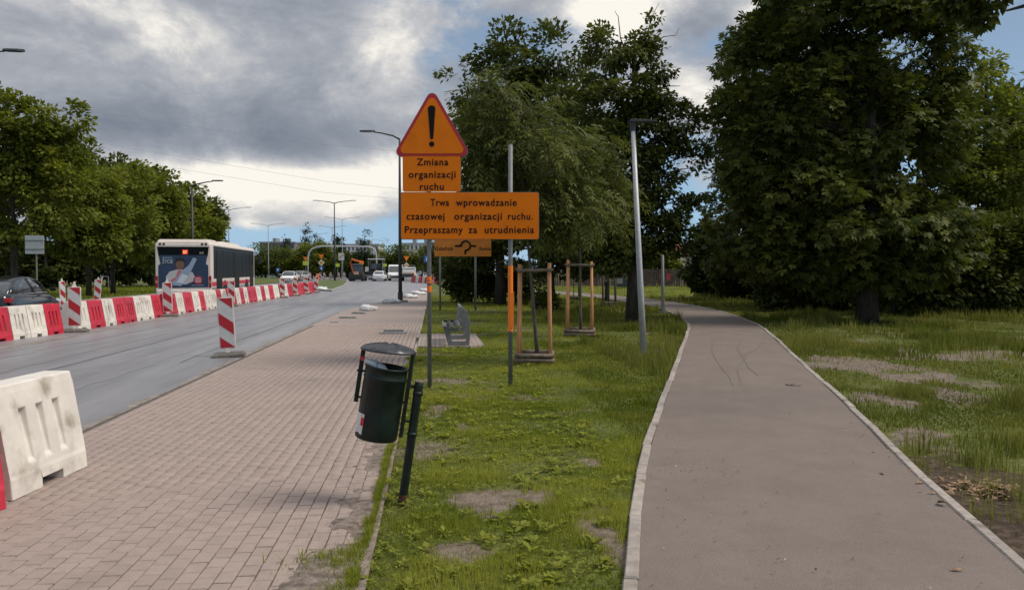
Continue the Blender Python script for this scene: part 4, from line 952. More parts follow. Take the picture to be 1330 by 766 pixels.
# ------------------------------------------------------------------ bench seen from its end
def bench():
    o = G(595, 449.5); s = F0/depth_of(o)
    root = empty('bench', o, 0, 'grey concrete bench seen from its end on the small paved pad', 'bench')
    def fr(y, nm):
        k = 1/s; b = MB()
        P = lambda x, z: ((560+x/10.94-595)*k, (449.5-390-z/10.94)*k)
        outer = [P(250, 655), P(235, 560), P(190, 430), P(180, 395), P(440, 395), P(440, 300), P(415, 290), P(412, 130), P(440, 105), P(475, 110), P(525, 190), P(550, 300), P(556, 430), P(545, 655)]
        # ring frame built from solid strokes so that the opening stays open
        b.prism([P(250, 655), P(185, 430), P(180, 395), P(262, 395), P(300, 600), P(305, 655)], (0, y, 0), (1, 0, 0), (0, 0, 1), (0, .075, 0))
        b.prism([P(495, 655), P(500, 395), P(440, 395), P(430, 300), P(412, 280), P(418, 130), P(440, 100), P(470, 108), P(525, 190), P(550, 300), P(556, 430), P(545, 655)], (0, y+.001, 0), (1, 0, 0), (0, 0, 1), (0, .075, 0))
        b.prism([P(255, 395), P(505, 395), P(500, 440), P(270, 440)], (0, y+.002, 0), (1, 0, 0), (0, 0, 1), (0, .071, 0))
        b.prism([P(292, 580), P(498, 580), P(497, 640), P(302, 640)], (0, y+.002, 0), (1, 0, 0), (0, 0, 1), (0, .071, 0))
        b.build('side_frame', M_bench, root, bevel=.006)
        return P
    P = fr(0, 0); fr(1.45, 1)
    for x, z in ((165, 385), (270, 385), (355, 378)):
        a = P(x, z); MB().span((a[0], -.06, a[1]), (a[0]+.085, 1.58, a[1]+.045)).build('seat_slat', M_bench, root, bevel=.008)
    for x, z in ((175, 305), (270, 305)):
        a = P(x, z); MB().span((a[0], -.05, a[1]), (a[0]+.075, .06, a[1]+.05)).build('arm_block', M_black, root, bevel=.008)
    for x, z in ((392, 300), (400, 220), (405, 140)):
        a = P(x, z); MB().span((a[0], -.06, a[1]-.02), (a[0]+.04, 1.58, a[1]+.075)).build('back_slat', M_bench, root, bevel=.006)
bench()

# ------------------------------------------------------------------ timber tree guards
def guard(base, half, h, label, rot, dark=False, nst=4):
    root = empty('tree_guard', base, rot, label, 'tree guard', 'timber guards round young trees')
    ms = M_oldwood if dark else M_stake
    for sx_, sy_ in ((-1, -1), (1, -1), (-1, 1), (1, 1))[:nst]:
        j = random.uniform(-.02, .02)
        MB().tube([(sx_*half+j, sy_*half, -.1), (sx_*half*.97, sy_*half*.97, h*.5), (sx_*half*.93, sy_*half*.95, h+random.uniform(-.03, .05))], .033, 8).build('stake', ms, root, smooth=True)
    for a, b in (((-1, -1), (1, -1)), ((1, -1), (1, 1)), ((1, 1), (-1, 1)), ((-1, 1), (-1, -1))):
        k = half*1.0
        MB().tube([(a[0]*k*1.12, a[1]*k*1.12, h-.09+random.uniform(-.015, .015)), (b[0]*k*1.12, b[1]*k*1.12, h-.09+random.uniform(-.02, .02))], .026, 8).build('top_rail', M_oldwood, root, smooth=True)
        c = (Vector((a[0], a[1], 0))+Vector((b[0], b[1], 0)))/2*k*1.15; L = 2*k*1.2
        along_x = a[1] == b[1]
        for z0 in (.05, .135):
            MB().tube([(c.x-(L/2 if along_x else 0), c.y-(0 if along_x else L/2), z0), (c.x+(L/2 if along_x else 0), c.y+(0 if along_x else L/2), z0+random.uniform(-.01, .01))], .038, 7).build('bottom_board', M_oldwood, root, smooth=True)
    return root
guard(g1+Vector((-.05, .1, 0)), .27, 1.68, 'orange timber tree guard nearest the camera, beside the sign post', R(-8))
guard(g2+Vector((0, .1, 0)), .30, 1.80, 'orange timber tree guard second from the camera', R(-12))
for (px, py), lab in (((791, 397), 'dark timber tree guard left of the path lamp'), ((745, 389), 'dark timber tree guard behind the second orange one'), ((706, 381), 'farthest dark timber tree guard by the path')):
    b = G(px, py); guard(b, .28, 1.75, lab, R(-10), True, 4)
    tree('young_tree', 'thin young tree inside the '+lab.replace('timber tree guard', 'guard'), 'tree', b, px_lobes(b, [(px, 300, 16, 22), (px-6, 322, 14, 14)]), .025, 3.0, n_leaf=900, n_clump=24, rc=.3, size=.16, m=LM_dark, limbs=14, bark=M_bark2, rmax=.012, group='young trees tied in timber guards')
stp = G(788, 391); tag(MB().tube([stp, stp+Vector((0, 0, .9))], [.12, .1], 8).tube([stp+Vector((0, 0, .9)), stp+Vector((0, 0, 1.0))], [.15, .15], 8).build('waste_bin', M_darkmetal), 'small dark waste bin behind the dark guard near the path', 'bin')

# ------------------------------------------------------------------ lamps
def path_lamp(base, top_px, label):
    root = empty('path_lamp', base, 0, label, 'lamp'); d = depth_of(base); t = D(top_px[0], top_px[1], d)-base
    MB().box((0, 0, .012), (.30, .30, .03)).build('base_plate', M_zinc, root)
    MB().tube([(0, 0, 0), t*.3, t], [.062, .056, .040], 14).build('pole', mat('lamp_zinc', (.40, .41, .42), .5, metal=.2, var=.1, vs=12), root, smooth=True)
    ax = Vector((math.cos(-YAW), math.sin(-YAW), 0))
    MB().tube([t-Vector((0, 0, .1)), t+Vector((0, 0, .06))], .055, 12).build('collar', M_darkmetal, root)
    poly = [(-.05, .05), (.42, .06), (.42, .085), (-.03, .11), (-.09, .08)]
    MB().prism(poly, t-Vector((0, .08, 0)), ax, (0, 0, 1), (0, .16, 0)).build('lamp_head', M_darkmetal, root, bevel=.008)
path_lamp(G(836, 460.5), (822, 163), 'leaning grey path lamp with flat dark head, nearest one')
path_lamp(G(861, 406), (860, 262), 'second grey path lamp at the bend of the bike path')
def street_lamp(base, h, arms, label, m=None, r=.09, alen=1.8):
    m = m or M_darkmetal; root = empty('street_lamp', base, 0, label, 'street lamp', 'street lamps along the road')
    MB().tube([(0, 0, -.1), (0, 0, h*.3), (0, 0, h)], [r, r*.85, r*.5], 10).build('pole', m, root, smooth=True)
    MB().tube([(0, 0, -.06), (0, 0, .5)], r*1.3, 10).build('pole_sleeve', m, root)
    for a in arms:
        v = Vector((math.cos(a[0]), math.sin(a[0]), 0))*a[1]
        arm = MB().tube([(0, 0, h-.05), v*.25+Vector((0, 0, h+.12)), v*.7+Vector((0, 0, h+.25)), v+Vector((0, 0, h+.30))], [r*.5, r*.42, r*.36, r*.3], 6).build('arm', m, root, smooth=True)
        vn = v.normalized(); p = v+Vector((0, 0, h+.31)); sd = Vector((-vn.y, vn.x, 0))
        MB().loft([[p+vn*x+sd*y*w+Vector((0, 0, z)) for y, z in ((-1, 0), (1, 0), (.8, .07), (-.8, .07))] for x, w in ((-.05, .06), (.1, .13), (.5, .14), (.68, .05))]).build('lamp_head', m, arm)
    return root
sl = G(520, 392.5)
street_lamp(sl, top_z(sl, 181), [(R(180)-YAW, 1.25)], 'tall dark street lamp at the pavement edge behind the triangle sign', r=.10)
MB().box((sl.x, sl.y, .05), (.7, .7, .12)).build('lamp_footing', M_concrete)['label'] = 'square concrete footing of the tall street lamp'
bpy.data.objects['lamp_footing']['category'] = 'footing'
tag(street_lamp(Vector((-18.9, 29.5, 0)), 9.2, [(0, 3.4)], 'street lamp whose head enters the picture at the left edge'))
lp = GS(251, 19.5); street_lamp(lp, top_z(lp, 242), [(-YAW, 1.4)], 'street lamp with one arm rising behind the bus', r=.11)
for px, ty, s, arms, lab in ((298, 273, 10.0, 2, 'two-armed street lamp right of the bus'), (349, 293, 7.6, 2, 'two-armed street lamp above the articulated bus'), (435, 264, 9.4, 2, 'dark two-armed street lamp on the traffic island'), (445, 285, 7.6, 2, 'two-armed street lamp just right of the island one'),
                              (411, 305, 6.0, 2, 'small far two-armed street lamp left of the island one'), (497, 313, 5.6, 1, 'small far street lamp above the van'), (432, 296, 6.6, 2, 'far two-armed street lamp behind the island one'), (335, 276, 9.0, 0, 'thin far mast behind the bus')):
    b = GS(px, s); 
    if arms == 0: continue
    al = 2.3 if s > 7 else 2.0
    street_lamp(b, top_z(b, ty), [(R(180)-YAW, al), (-YAW, al)][:arms], lab, M_darkmetal if px == 435 else M_greypaint, r=.13 if px == 435 else .10)

# overhead cables
for i, (pts, lab) in enumerate([([(-40, 118, 45), (160, 152, 70), (400, 186, 110), (560, 200, 150)], 'highest overhead cable crossing the left sky'), ([(60, 174, 50), (230, 203, 75), (420, 235, 120), (560, 250, 160)], 'middle overhead cable crossing the left sky'),
                                 ([(60, 190, 55), (200, 214, 80), (420, 250, 130), (560, 262, 170)], 'lowest overhead cable crossing the left sky')]):
    tag(MB().tube([D(*p) for p in pts], [.009*p[2]/70 for p in pts], 4).build('overhead_cable', M_greypaint), lab, 'cable', 'overhead cables')

# ------------------------------------------------------------------ plastic barriers
def barrier_mesh(m, name):
    b = MB(); H = .78
    for sg in (-1, 1):
        S = lambda u, v, dp=0: (sg*(.215-.095*v-dp), u, .16+.56*v)
        us = [0, .24, .33, .455, .545, .67, .76, 1]; vs_ = [0, .08, .78, 1]
        for i in range(7):
            for j in range(3):
                u0, u1, v0, v1 = us[i], us[i+1], vs_[j], vs_[j+1]
                if i in (1, 3, 5) and j == 1:
                    ui, uo, vi, vo = u0+.012, u1-.012, v0+.05, v1-.02; dp = .055
                    q = [S(u0, v0), S(u1, v0), S(u1, v1), S(u0, v1)]; r_ = [S(ui, vi, dp*.5), S(uo, vi, dp*.5), S(uo, vo, dp), S(ui, vo, dp)]
                    b.add(q+r_, [(4, 5, 6, 7), (0, 1, 5, 4), (1, 2, 6, 5), (2, 3, 7, 6), (3, 0, 4, 7)])
                else: b.add([S(u0, v0), S(u1, v0), S(u1, v1), S(u0, v1)], [(0, 1, 2, 3)])
        # foot with a fork notch
        for u0, u1, z0 in ((0, .36, 0), (.36, .64, .07), (.64, 1, 0)):
            b.add([(sg*.235, u0, z0), (sg*.235, u1, z0), (sg*.225, u1, .13), (sg*.225, u0, .13)], [(0, 1, 2, 3)])
        b.add([(sg*.225, 0, .13), (sg*.225, 1, .13), (sg*.215, 1, .16), (sg*.215, 0, .16)], [(0, 1, 2, 3)])
        b.add([(sg*.12, 0, .72), (sg*.12, 1, .72), (sg*.105, 1, H), (sg*.105, 0, H)], [(0, 1, 2, 3)])
    b.add([(-.235, .36, .07), (.235, .36, .07), (.235, .64, .07), (-.235, .64, .07)], [(0, 1, 2, 3)])
    for u in (.36, .64): b.add([(-.235, u, 0), (.235, u, 0), (.235, u, .07), (-.235, u, .07)], [(0, 1, 2, 3)])
    b.add([(-.105, 0, H), (.105, 0, H), (.105, 1, H), (-.105, 1, H)], [(0, 1, 2, 3)])
    for u in (0, 1): b.add([(-.235, u, 0), (.235, u, 0), (.225, u, .13), (.215, u, .16), (.12, u, .72), (.105, u, H), (-.105, u, H), (-.12, u, .72), (-.215, u, .16), (-.225, u, .13)], [tuple(range(10))])
    me = bpy.data.meshes.new(name); me.from_pydata(b.v, [], b.f); bm = bmesh.new(); bm.from_mesh(me); bmesh.ops.remove_doubles(bm, verts=bm.verts, dist=.0005); bmesh.ops.recalc_face_normals(bm, faces=bm.faces); bm.to_mesh(me); bm.free()
    me.materials.append(m); return me
BR, BW = barrier_mesh(M_red, 'barrier_red'), barrier_mesh(M_white, 'barrier_white')
KN = MB().tube([(0, -.02, .56), (0, .012, .56)], [.03, .03], 12).mesh('coupling_knob', M_black)
def put_barrier(a, b, red, label, group='red and white plastic barriers in a row', z=-.06, side=-1, bevel=False, name='road_barrier'):
    """barrier whose road-side bottom edge runs from a to b"""
    a, b = Vector(a), Vector(b); d = b-a; L = d.length; d.normalize(); nrm = Vector((-d.y, d.x, 0))
    o = bpy.data.objects.new(name, BR if red else BW); link(o); c = a+nrm*.235
    o.location = (c.x, c.y, z); o.rotation_euler = (0, 0, math.atan2(d.y, d.x)-math.pi/2); o.scale = (1, L-.02, 1)
    if bevel:
        bv = o.modifiers.new('bevel', 'BEVEL'); bv.width = .012; bv.segments = 3; bv.limit_method = 'ANGLE'; bv.angle_limit = R(20)
    tag(o, label, 'barrier', group); return o
line = [(-60, 453), (-10, 445.8), (20, 441), (65, 435), (84, 432.4), (119, 426.7), (153, 421.2), (178, 417), (211, 411.3), (253, 404.6), (283, 399.8), (310, 395.4), (335, 391.4), (363, 386.9), (380, 384.3), (396, 381.8), (411, 379.6)]
lx_, ly_ = np.array(line).T
def LG(px): return G(px, float(np.interp(px, lx_, ly_)), -.06)
seq = [(-36, -10, 'w'), (-10, 18, 'r'), (18, 41, 'w'), (41, 63, 'w'), (63, 84, 'r'), (100.5, 119, 'w'), (119, 138, 'r'), (138, 152.5, 'w'), (152.5, 167, 'r'), (167, 178.5, 'r'), (178.5, 190, 'w'), (190, 201, 'w'), (201, 212, 'r'), (220.5, 232, 'r'), (232, 241.5, 'w'), (241.5, 253, 'r'), (253, 262, 'w'),
       (262, 268.5, 'r'), (268.5, 276, 'w'), (276, 284, 'w'), (284, 290, 'r'), (290, 296.5, 'w'), (296.5, 302.5, 'r'), (302.5, 308.5, 'r'), (308.5, 314, 'w'), (314, 319, 'r'), (319, 324, 'w'), (324, 329.5, 'r'), (329.5, 335, 'r'), (335, 341, 'w'), (341, 346, 'r'), (346, 351, 'w'), (351, 357, 'r'), (357, 364, 'w'),
       (365.5, 370, 'r'), (370, 375, 'w'), (375, 381, 'r'), (382, 387.5, 'w'), (387.5, 391.5, 'r'), (391.5, 396.5, 'r'), (396.5, 402, 'w'), (402, 406, 'r'), (406, 410, 'r')]
vis = 0
for x0, x1, c in seq:
    if x1 <= 0: continue
    put_barrier(LG(x0), LG(x1), c == 'r', '%s plastic road barrier, %s from the left edge in the long row' % ('red' if c == 'r' else 'white', ordinal(vis))); vis += 1
# the pair standing on the near pavement edge
nb_ = put_barrier(G(17, 650), G(116, 604), False, 'large white plastic barrier standing on the pavement at lower left', 'barriers at lower left', z=.002, bevel=True)
kn = bpy.data.objects.new('coupling_knob', KN); link(kn, nb_); kn.scale = (1, 1, 1)
rb = put_barrier(G(13, 659)+Vector((-.42, -.90, 0)), G(13, 659), True, 'red plastic barrier cut by the left edge beside the large white one', 'barriers at lower left', z=.002, bevel=True)
# barriers at the far right end of the road
for i, (x0, x1, c) in enumerate([(538, 543, 'r'), (543, 547.5, 'w'), (547.5, 551, 'r'), (551, 555, 'w'), (555, 559, 'r'), (559, 563, 'w'), (563, 568, 'r')]):
    y0 = 366+(x0-538)*.05; put_barrier(G(x1, y0+.3), G(x0, y0), c == 'r', '%s plastic barrier, %s from left in the far right row' % ('red' if c == 'r' else 'white', ordinal(i)), 'far barriers beside the pickup', side=1)
for i, (x0, x1, c) in enumerate([(690, 697, 'w'), (697, 703, 'r'), (703, 709, 'w'), (709, 716, 'r')]):
    put_barrier(G(x1, 368), G(x0, 368), c == 'r', '%s plastic barrier, %s from left behind the tree guards' % ('red' if c == 'r' else 'white', ordinal(i)), 'far barriers behind the tree guards', z=-.03)

# ------------------------------------------------------------------ striped panels (delineators)
def delineator_parts(w=.30, h=1.0, mirror=False):
    P = {}
    z0 = .16
    rect = [(-w/2+.018, z0+.02), (w/2-.018, z0+.02), (w/2-.018, z0+h-.02), (-w/2+.018, z0+h-.02)]
    fr = MB(); c = .03
    fr.prism([(-w/2, z0), (w/2, z0), (w/2, z0+h-c), (w/2-c, z0+h), (-w/2+c, z0+h), (-w/2, z0+h-c)], (0, -.022, 0), (1, 0, 0), (0, 0, 1), (0, .044, 0))
    P['panel'] = fr.mesh('panel', M_white)
    fc = MB().prism(rect, (0, -.026, 0), (1, 0, 0), (0, 0, 1), (0, .003, 0)).prism(rect, (0, .023, 0), (1, 0, 0), (0, 0, 1), (0, .003, 0)); P['reflector'] = fc.mesh('reflector', M_refl)
    st = []
    for k in range(4):
        # stripe between the lines z + .80*x = c, falling to the right
        if k == 3: break
        c1, c0 = ((z0+1.6*h, z0+.885*h), (z0+.60*h, z0+.37*h), (z0+.13*h, z0-.3*h))[k]
        p = clip_poly(clip_poly(rect, .80, 1, c1), -.80, -1, -c0)
        if len(p) > 2:
            st.append(MB().prism(p, (0, -.029, 0), (1, 0, 0), (0, 0, 1), (0, .002, 0)).prism([(-x, z) for x, z in p], (0, .027, 0), (1, 0, 0), (0, 0, 1), (0, .002, 0)).mesh('stripe', M_reflred))
    P['stripes'] = st
    P['neck'] = MB().box((0, 0, .12), (.09, .05, .10)).box((0, 0, .15), (.16, .04, .03)).mesh('neck', M_white)
    P['handle'] = MB().prism([(-.05, z0+h), (.05, z0+h), (.022, z0+h+.09), (.014, z0+h+.13), (-.014, z0+h+.13), (-.022, z0+h+.09)], (0, -.018, 0), (1, 0, 0), (0, 0, 1), (0, .036, 0)).mesh('handle', M_white)
    P['base'] = MB().loft([[(x*a, y*a2, z) for x, y in ((-1, -1), (1, -1), (1, 1), (-1, 1))] for a, a2, z in ((.30, .20, 0), (.30, .20, .045), (.25, .155, .085), (.12, .09, .09))]).mesh('base', M_rubber)
    return P
DP = delineator_parts()
def delineator(loc, rz, label, tilt=0.0, base=True, group='striped red and white guide panels', scale=1.0):
    root = empty('striped_panel', loc, rz, label, 'traffic panel', group); root.rotation_euler = (0, tilt, rz); root.scale = (scale,)*3
    pn = bpy.data.objects.new('panel', DP['panel']); link(pn, root)
    link(bpy.data.objects.new('reflector', DP['reflector']), pn)
    for s_ in DP['stripes']: link(bpy.data.objects.new('stripe', s_), pn)
    for k in ('neck', 'handle')+(('base',) if base else ()): link(bpy.data.objects.new(k, DP[k]), root)
    return root
delineator(G(297, 463, -.06), -YAW+R(14), 'striped panel on a rubber base standing at the road edge in front', R(-3.0), scale=.98)
dl = []
for px, lab, lean in ((92, 'striped panel in the barrier row behind the black car', 0), (214, 'striped panel in the barrier row in front of the bus rear', R(-1)), (297, 'striped panel in the barrier row beside the bus doors', R(1)), (364.5, 'striped panel in the barrier row before the white oncoming car', R(-2)), (381.5, 'striped panel in the barrier row right of the oncoming car', R(-3)), (397, 'striped panel leaning near the end of the barrier row', R(-9)), (408, 'striped panel at the end of the barrier row', R(2))):
    b = LG(px)+Vector((.13, -.05, 0)); delineator(b, -YAW+R(18), lab, lean, scale=1.04 if px < 250 else .98)
for px, s, lab in ((126, 27, 'striped panel behind the barriers on the verge side'), (82, 32, 'pale narrow panel seen edge-on behind the barrier row'), (416, 9.9, 'striped panel on the traffic island, leftmost'), (421, 9.0, 'striped panel on the traffic island, second from left'), (429, 9.3, 'striped panel on the traffic island, left of the dark pole'), (440, 9.0, 'striped panel on the traffic island, right of the dark pole'), (447, 8.6, 'striped panel at the right tip of the traffic island'), (391, 9.6, 'striped panel behind the end of the barrier row'), (403, 9.2, 'striped panel between barrier row and island'), (561, 12, 'striped panel at the far right by the sign post')):
    delineator(GS(px, s, -.05), -YAW+(R(80) if px == 82 else R(random.uniform(-15, 25))), lab, R(random.uniform(-4, 4)), scale=1.0)
ob_ = GS(413, 9.6, -.06); tag(MB().tube([ob_, ob_+Vector((0, 0, 1.0))], [.28, .26], 8).tube([ob_+Vector((0, 0, 1.0)), ob_+Vector((0, 0, 1.06))], [.27, .2], 8).build('orange_bollard', M_tape), 'stubby orange bollard at the end of the barrier row', 'bollard')
sb = G(415, 377.5, -.06)
def lump(c, rx, ry, rz, m, name, label, cat, group, seed):
    bm = bmesh.new(); bmesh.ops.create_icosphere(bm, subdivisions=3, radius=1); r_ = random.Random(seed); ph = [r_.uniform(0, 6) for _ in range(6)]
    for v in bm.verts:
        k = 1+.22*math.sin(13*v.co.x+ph[4])*math.cos(11*v.co.y+ph[5])*.6+.16*math.sin(5*v.co.x+ph[0])*math.sin(4*v.co.y+ph[1])+.10*math.sin(9*v.co.y+ph[2])*math.cos(8*v.co.z+ph[3]); z = max(v.co.z*k, -.55); sq = lambda t: math.copysign(abs(t)**.75, t)
        v.co = (c.x+rx*sq(v.co.x)*k, c.y+ry*sq(v.co.y)*k, c.z+rz*(z+.55))
    me = bpy.data.meshes.new(name); bm.to_mesh(me); bm.free(); me.materials.append(m); me.shade_smooth(); o = link(bpy.data.objects.new(name, me)); return tag(o, label, cat, group)
lump(sb, .6, .4, .2, M_bag, 'sandbag', 'white sandbag beside the traffic island tip', 'bag', 'white bags along the road', 3)
for i, (px, py, w, lab) in enumerate([(475, 403.5, .30, 'white bag nearest the camera on the pavement edge'), (505, 394, .38, 'white bag left of the tall lamp foot'), (531, 387, .36, 'white bag just right of the tall lamp foot'), (540, 382.5, .45, 'white bag second right of the lamp foot'), (551, 378.8, .45, 'farthest white bag on the pavement edge')]):
    lump(G(px, py), w*.8, w*.6, .15, M_bag, 'sandbag', lab, 'bag', 'white bags along the road', i+10)
    if i < 4: lump(G(px, py)+Vector((w*.9, .25, 0)), w*.55, w*.5, .11, M_bag, 'sandbag', lab.replace('white bag', 'smaller white bag touching the one').replace('the one nearest', 'the one nearest'), 'bag', 'white bags along the road', i+30)
for (px, py), d_, lab in (((452, 413), (.55, .22, .06), 'loose concrete slab on the pavement edge, nearer one'), ((466, 407.3), (.48, .22, .07), 'loose concrete slab on the pavement edge, farther one'), ((434, 418.5), (.25, .1, .03), 'small broken concrete piece on the pavement edge')):
    p = G(px, py); tag(MB().box((p.x, p.y, d_[2]/2+.001), d_, Matrix.Rotation(random.uniform(-.3, .3), 3, 'Z')).build('concrete_slab', M_concrete, bevel=.01), lab, 'slab', 'loose concrete slabs')
hp = G(511, 432); hb = empty('access_cover', hp, 0, 'dark flat access cover slab lying on the pavement', 'cover')
MB().box((0, 0, .02), (.66, .62, .05)).build('frame', M_concrete, hb, bevel=.01); MB().box((0, 0, .052), (.50, .46, .016)).build('lid', M_darkmetal, hb, bevel=.004)

# ------------------------------------------------------------------ vehicles
def wheel(parent, c, r=.32, w=.2, sg=1):
    n = 20; prof = [(-.5, .62), (-.5, .95), (-.38, 1), (.38, 1), (.5, .95), (.5, .62)]
    t = MB().loft([[(c[0]+sg*a*w, c[1]+r*k*math.cos(2*math.pi*i/n), c[2]+r*k*math.sin(2*math.pi*i/n)) for i in range(n)] for a, k in prof]).build('wheel', M_tyre, parent, smooth=True)
    rr = MB().loft([[(c[0]+sg*a*w, c[1]+r*k*math.cos(2*math.pi*i/n), c[2]+r*k*math.sin(2*math.pi*i/n)) for i in range(n)] for a, k in ((.30, .66), (.52, .64), (.46, .55), (.40, .2), (.46, .08))]); rr.build('rim', M_rim, t, smooth=True)
def car(label, loc, rz, paint, name='parked_car', scale=1.0, hatch=0.0, z=-.06, group=None):
    root = empty(name, (loc.x, loc.y, z), rz, label, 'car', group); root.scale = (scale,)*3
    def sec(y, hw, zl, zh):
        half = [(0, zl), (hw*.86, zl), (hw*.97, zl+.10), (hw, zl+(zh-zl)*.45), (hw*.985, zl+(zh-zl)*.70), (hw*.93, zh-.02), (hw*.84, zh), (0, zh+.012)]
        return [(x, y, q) for x, q in half]+[(-x, y, q) for x, q in reversed(half[1:-1])]
    st = [(-2.27, .70, .42, .86), (-2.20, .82, .30, .98), (-2.0, .87, .22, 1.02), (-1.5, .90, .19, 1.00), (-.6, .91, .18, .98), (.4, .91, .18, .96), (1.1, .90, .18, .94), (1.6, .88, .20, .86), (2.05, .83, .24, .76), (2.22, .74, .30, .68), (2.28, .62, .38, .60)]
    body = MB().loft([sec(*q) for q in st]).build('body', paint, root, smooth=True)
    sb_ = body.modifiers.new('sub', 'SUBSURF'); sb_.levels = 1; sb_.render_levels = 1
    def gsec(y, hb, ht, zt, zb=.96):
        half = [(hb, zb), (hb*.35+ht*.65, zb+(zt-zb)*.62), (ht, zt-.02), (ht*.7, zt), (0, zt+.012)]
        return [(x, y, q) for x, q in half]+[(-x, y, q) for x, q in reversed(half[:-1])]
    gs = [(-1.78-hatch, .70, .62, .99), (-1.15-hatch*.8, .80, .60, 1.35), (-.6, .82, .61, 1.435), (0, .83, .62, 1.45), (.45, .83, .61, 1.40), (1.22, .76, .66, .98)]
    gh = MB().loft([gsec(y, a, b, c) for y, a, b, c in gs]).build('windows', M_glass, root, smooth=True)
    def at(y):
        for p, q in zip(gs, gs[1:]):
            if p[0] <= y <= q[0]:
                f = (y-p[0])/(q[0]-p[0]); return [p[i]+(q[i]-p[i])*f for i in range(4)]
    rf = []
    for y in (-1.18-hatch*.75, -.9, -.6, -.3, 0, .25, .46):
        _, hb, ht, zt = at(y); rf.append([(-ht-.012, y, zt-.045), (-ht-.004, y, zt-.012), (-ht*.7, y, zt+.010), (0, y, zt+.024), (ht*.7, y, zt+.010), (ht+.004, y, zt-.012), (ht+.012, y, zt-.045)])
    MB().loft(rf, close=False).build('roof', paint, root, smooth=True)
    for sg in (-1, 1):
        for ya, yb, w in ((1.2, .46, .03), (-1.78-hatch, -1.16-hatch*.75, .05)):
            a, b = at(ya+(-.02 if ya > 0 else .02)), at(yb); MB().tube([(sg*(a[1]-.0), ya, .965), (sg*(b[2]+.012), yb, b[3]-.03)], w, 6).build('pillar', paint, root, smooth=True)
        b = at(-.25); MB().tube([(sg*(b[1]+.005), -.18, .96), (sg*(b[2]+.015), -.30, b[3]-.03)], .028, 6).build('pillar', M_black, root, smooth=True)
        MB().tube([(sg*(at(y)[1]+.012), y, .975) for y in (-1.5, -1, -.3, .4, 1.0)], .012, 5).build('window_trim', M_chrome, root)
        mr = MB().loft([[(sg*(.92+x), .78+y, 1.0+q) for y, q in ((0, 0), (.09, .01), (.09, .10), (0, .12))] for x in (0, .07, .17)]).build('mirror', paint, root, bevel=.02)
        for y in (-1.36, 1.36): wheel(root, (sg*.80, y, .32), .32, .21, sg)
        MB().loft([[(sg*x, y, q) for y, q in ((-2.225, .76), (-1.98, .78), (-1.98, .88), (-2.215, .89))] for x in (.50, .82, .872)]).build('tail_light', M_taillight, root, bevel=.02)
        MB().loft([[(sg*x, y, q) for y, q in ((2.20, .56), (1.92, .66), (1.94, .745), (2.17, .68))] for x in (.50, .80, .835)]).build('headlight', mat('headlight', (.65, .67, .7), .1), root, bevel=.02)
        MB().box((sg*.925, -.28, .86), (.02, .18, .03)).build('door_handle', M_chrome, root)
    MB().box((0, -2.275, .66), (.52, .02, .11)).build('number_plate', M_carwhite, root); MB().box((0, 2.285, .45), (.52, .02, .11)).build('number_plate', M_carwhite, root)
    MB().box((0, 2.26, .55), (.9, .04, .12)).build('grille', M_black, root)
    return root
rc = GS(16, 50, -.06); hd = YAW*0+R(9)
car('black saloon car behind the barriers at the left edge', rc+Vector((-.90*math.cos(hd)-2.2*math.sin(hd), -.90*math.sin(hd)+2.2*math.cos(hd), 0)), hd, M_carblack)
car('white oncoming car right of the bus behind the barriers', GS(376, 10.4), R(180)+R(3), M_carwhite, 'oncoming_car', group='cars on the far road')
car('white car driving ahead between the road paver and the van', GS(493.5, 9.0), R(-2), M_carwhite, 'driving_car', hatch=.25, group='cars on the far road')
car('silver car half hidden behind the striped panels', GS(390, 8.6), R(170), mat('car_silver', (.45, .45, .44), .3, metal=.3), 'queuing_car', group='cars on the far road')

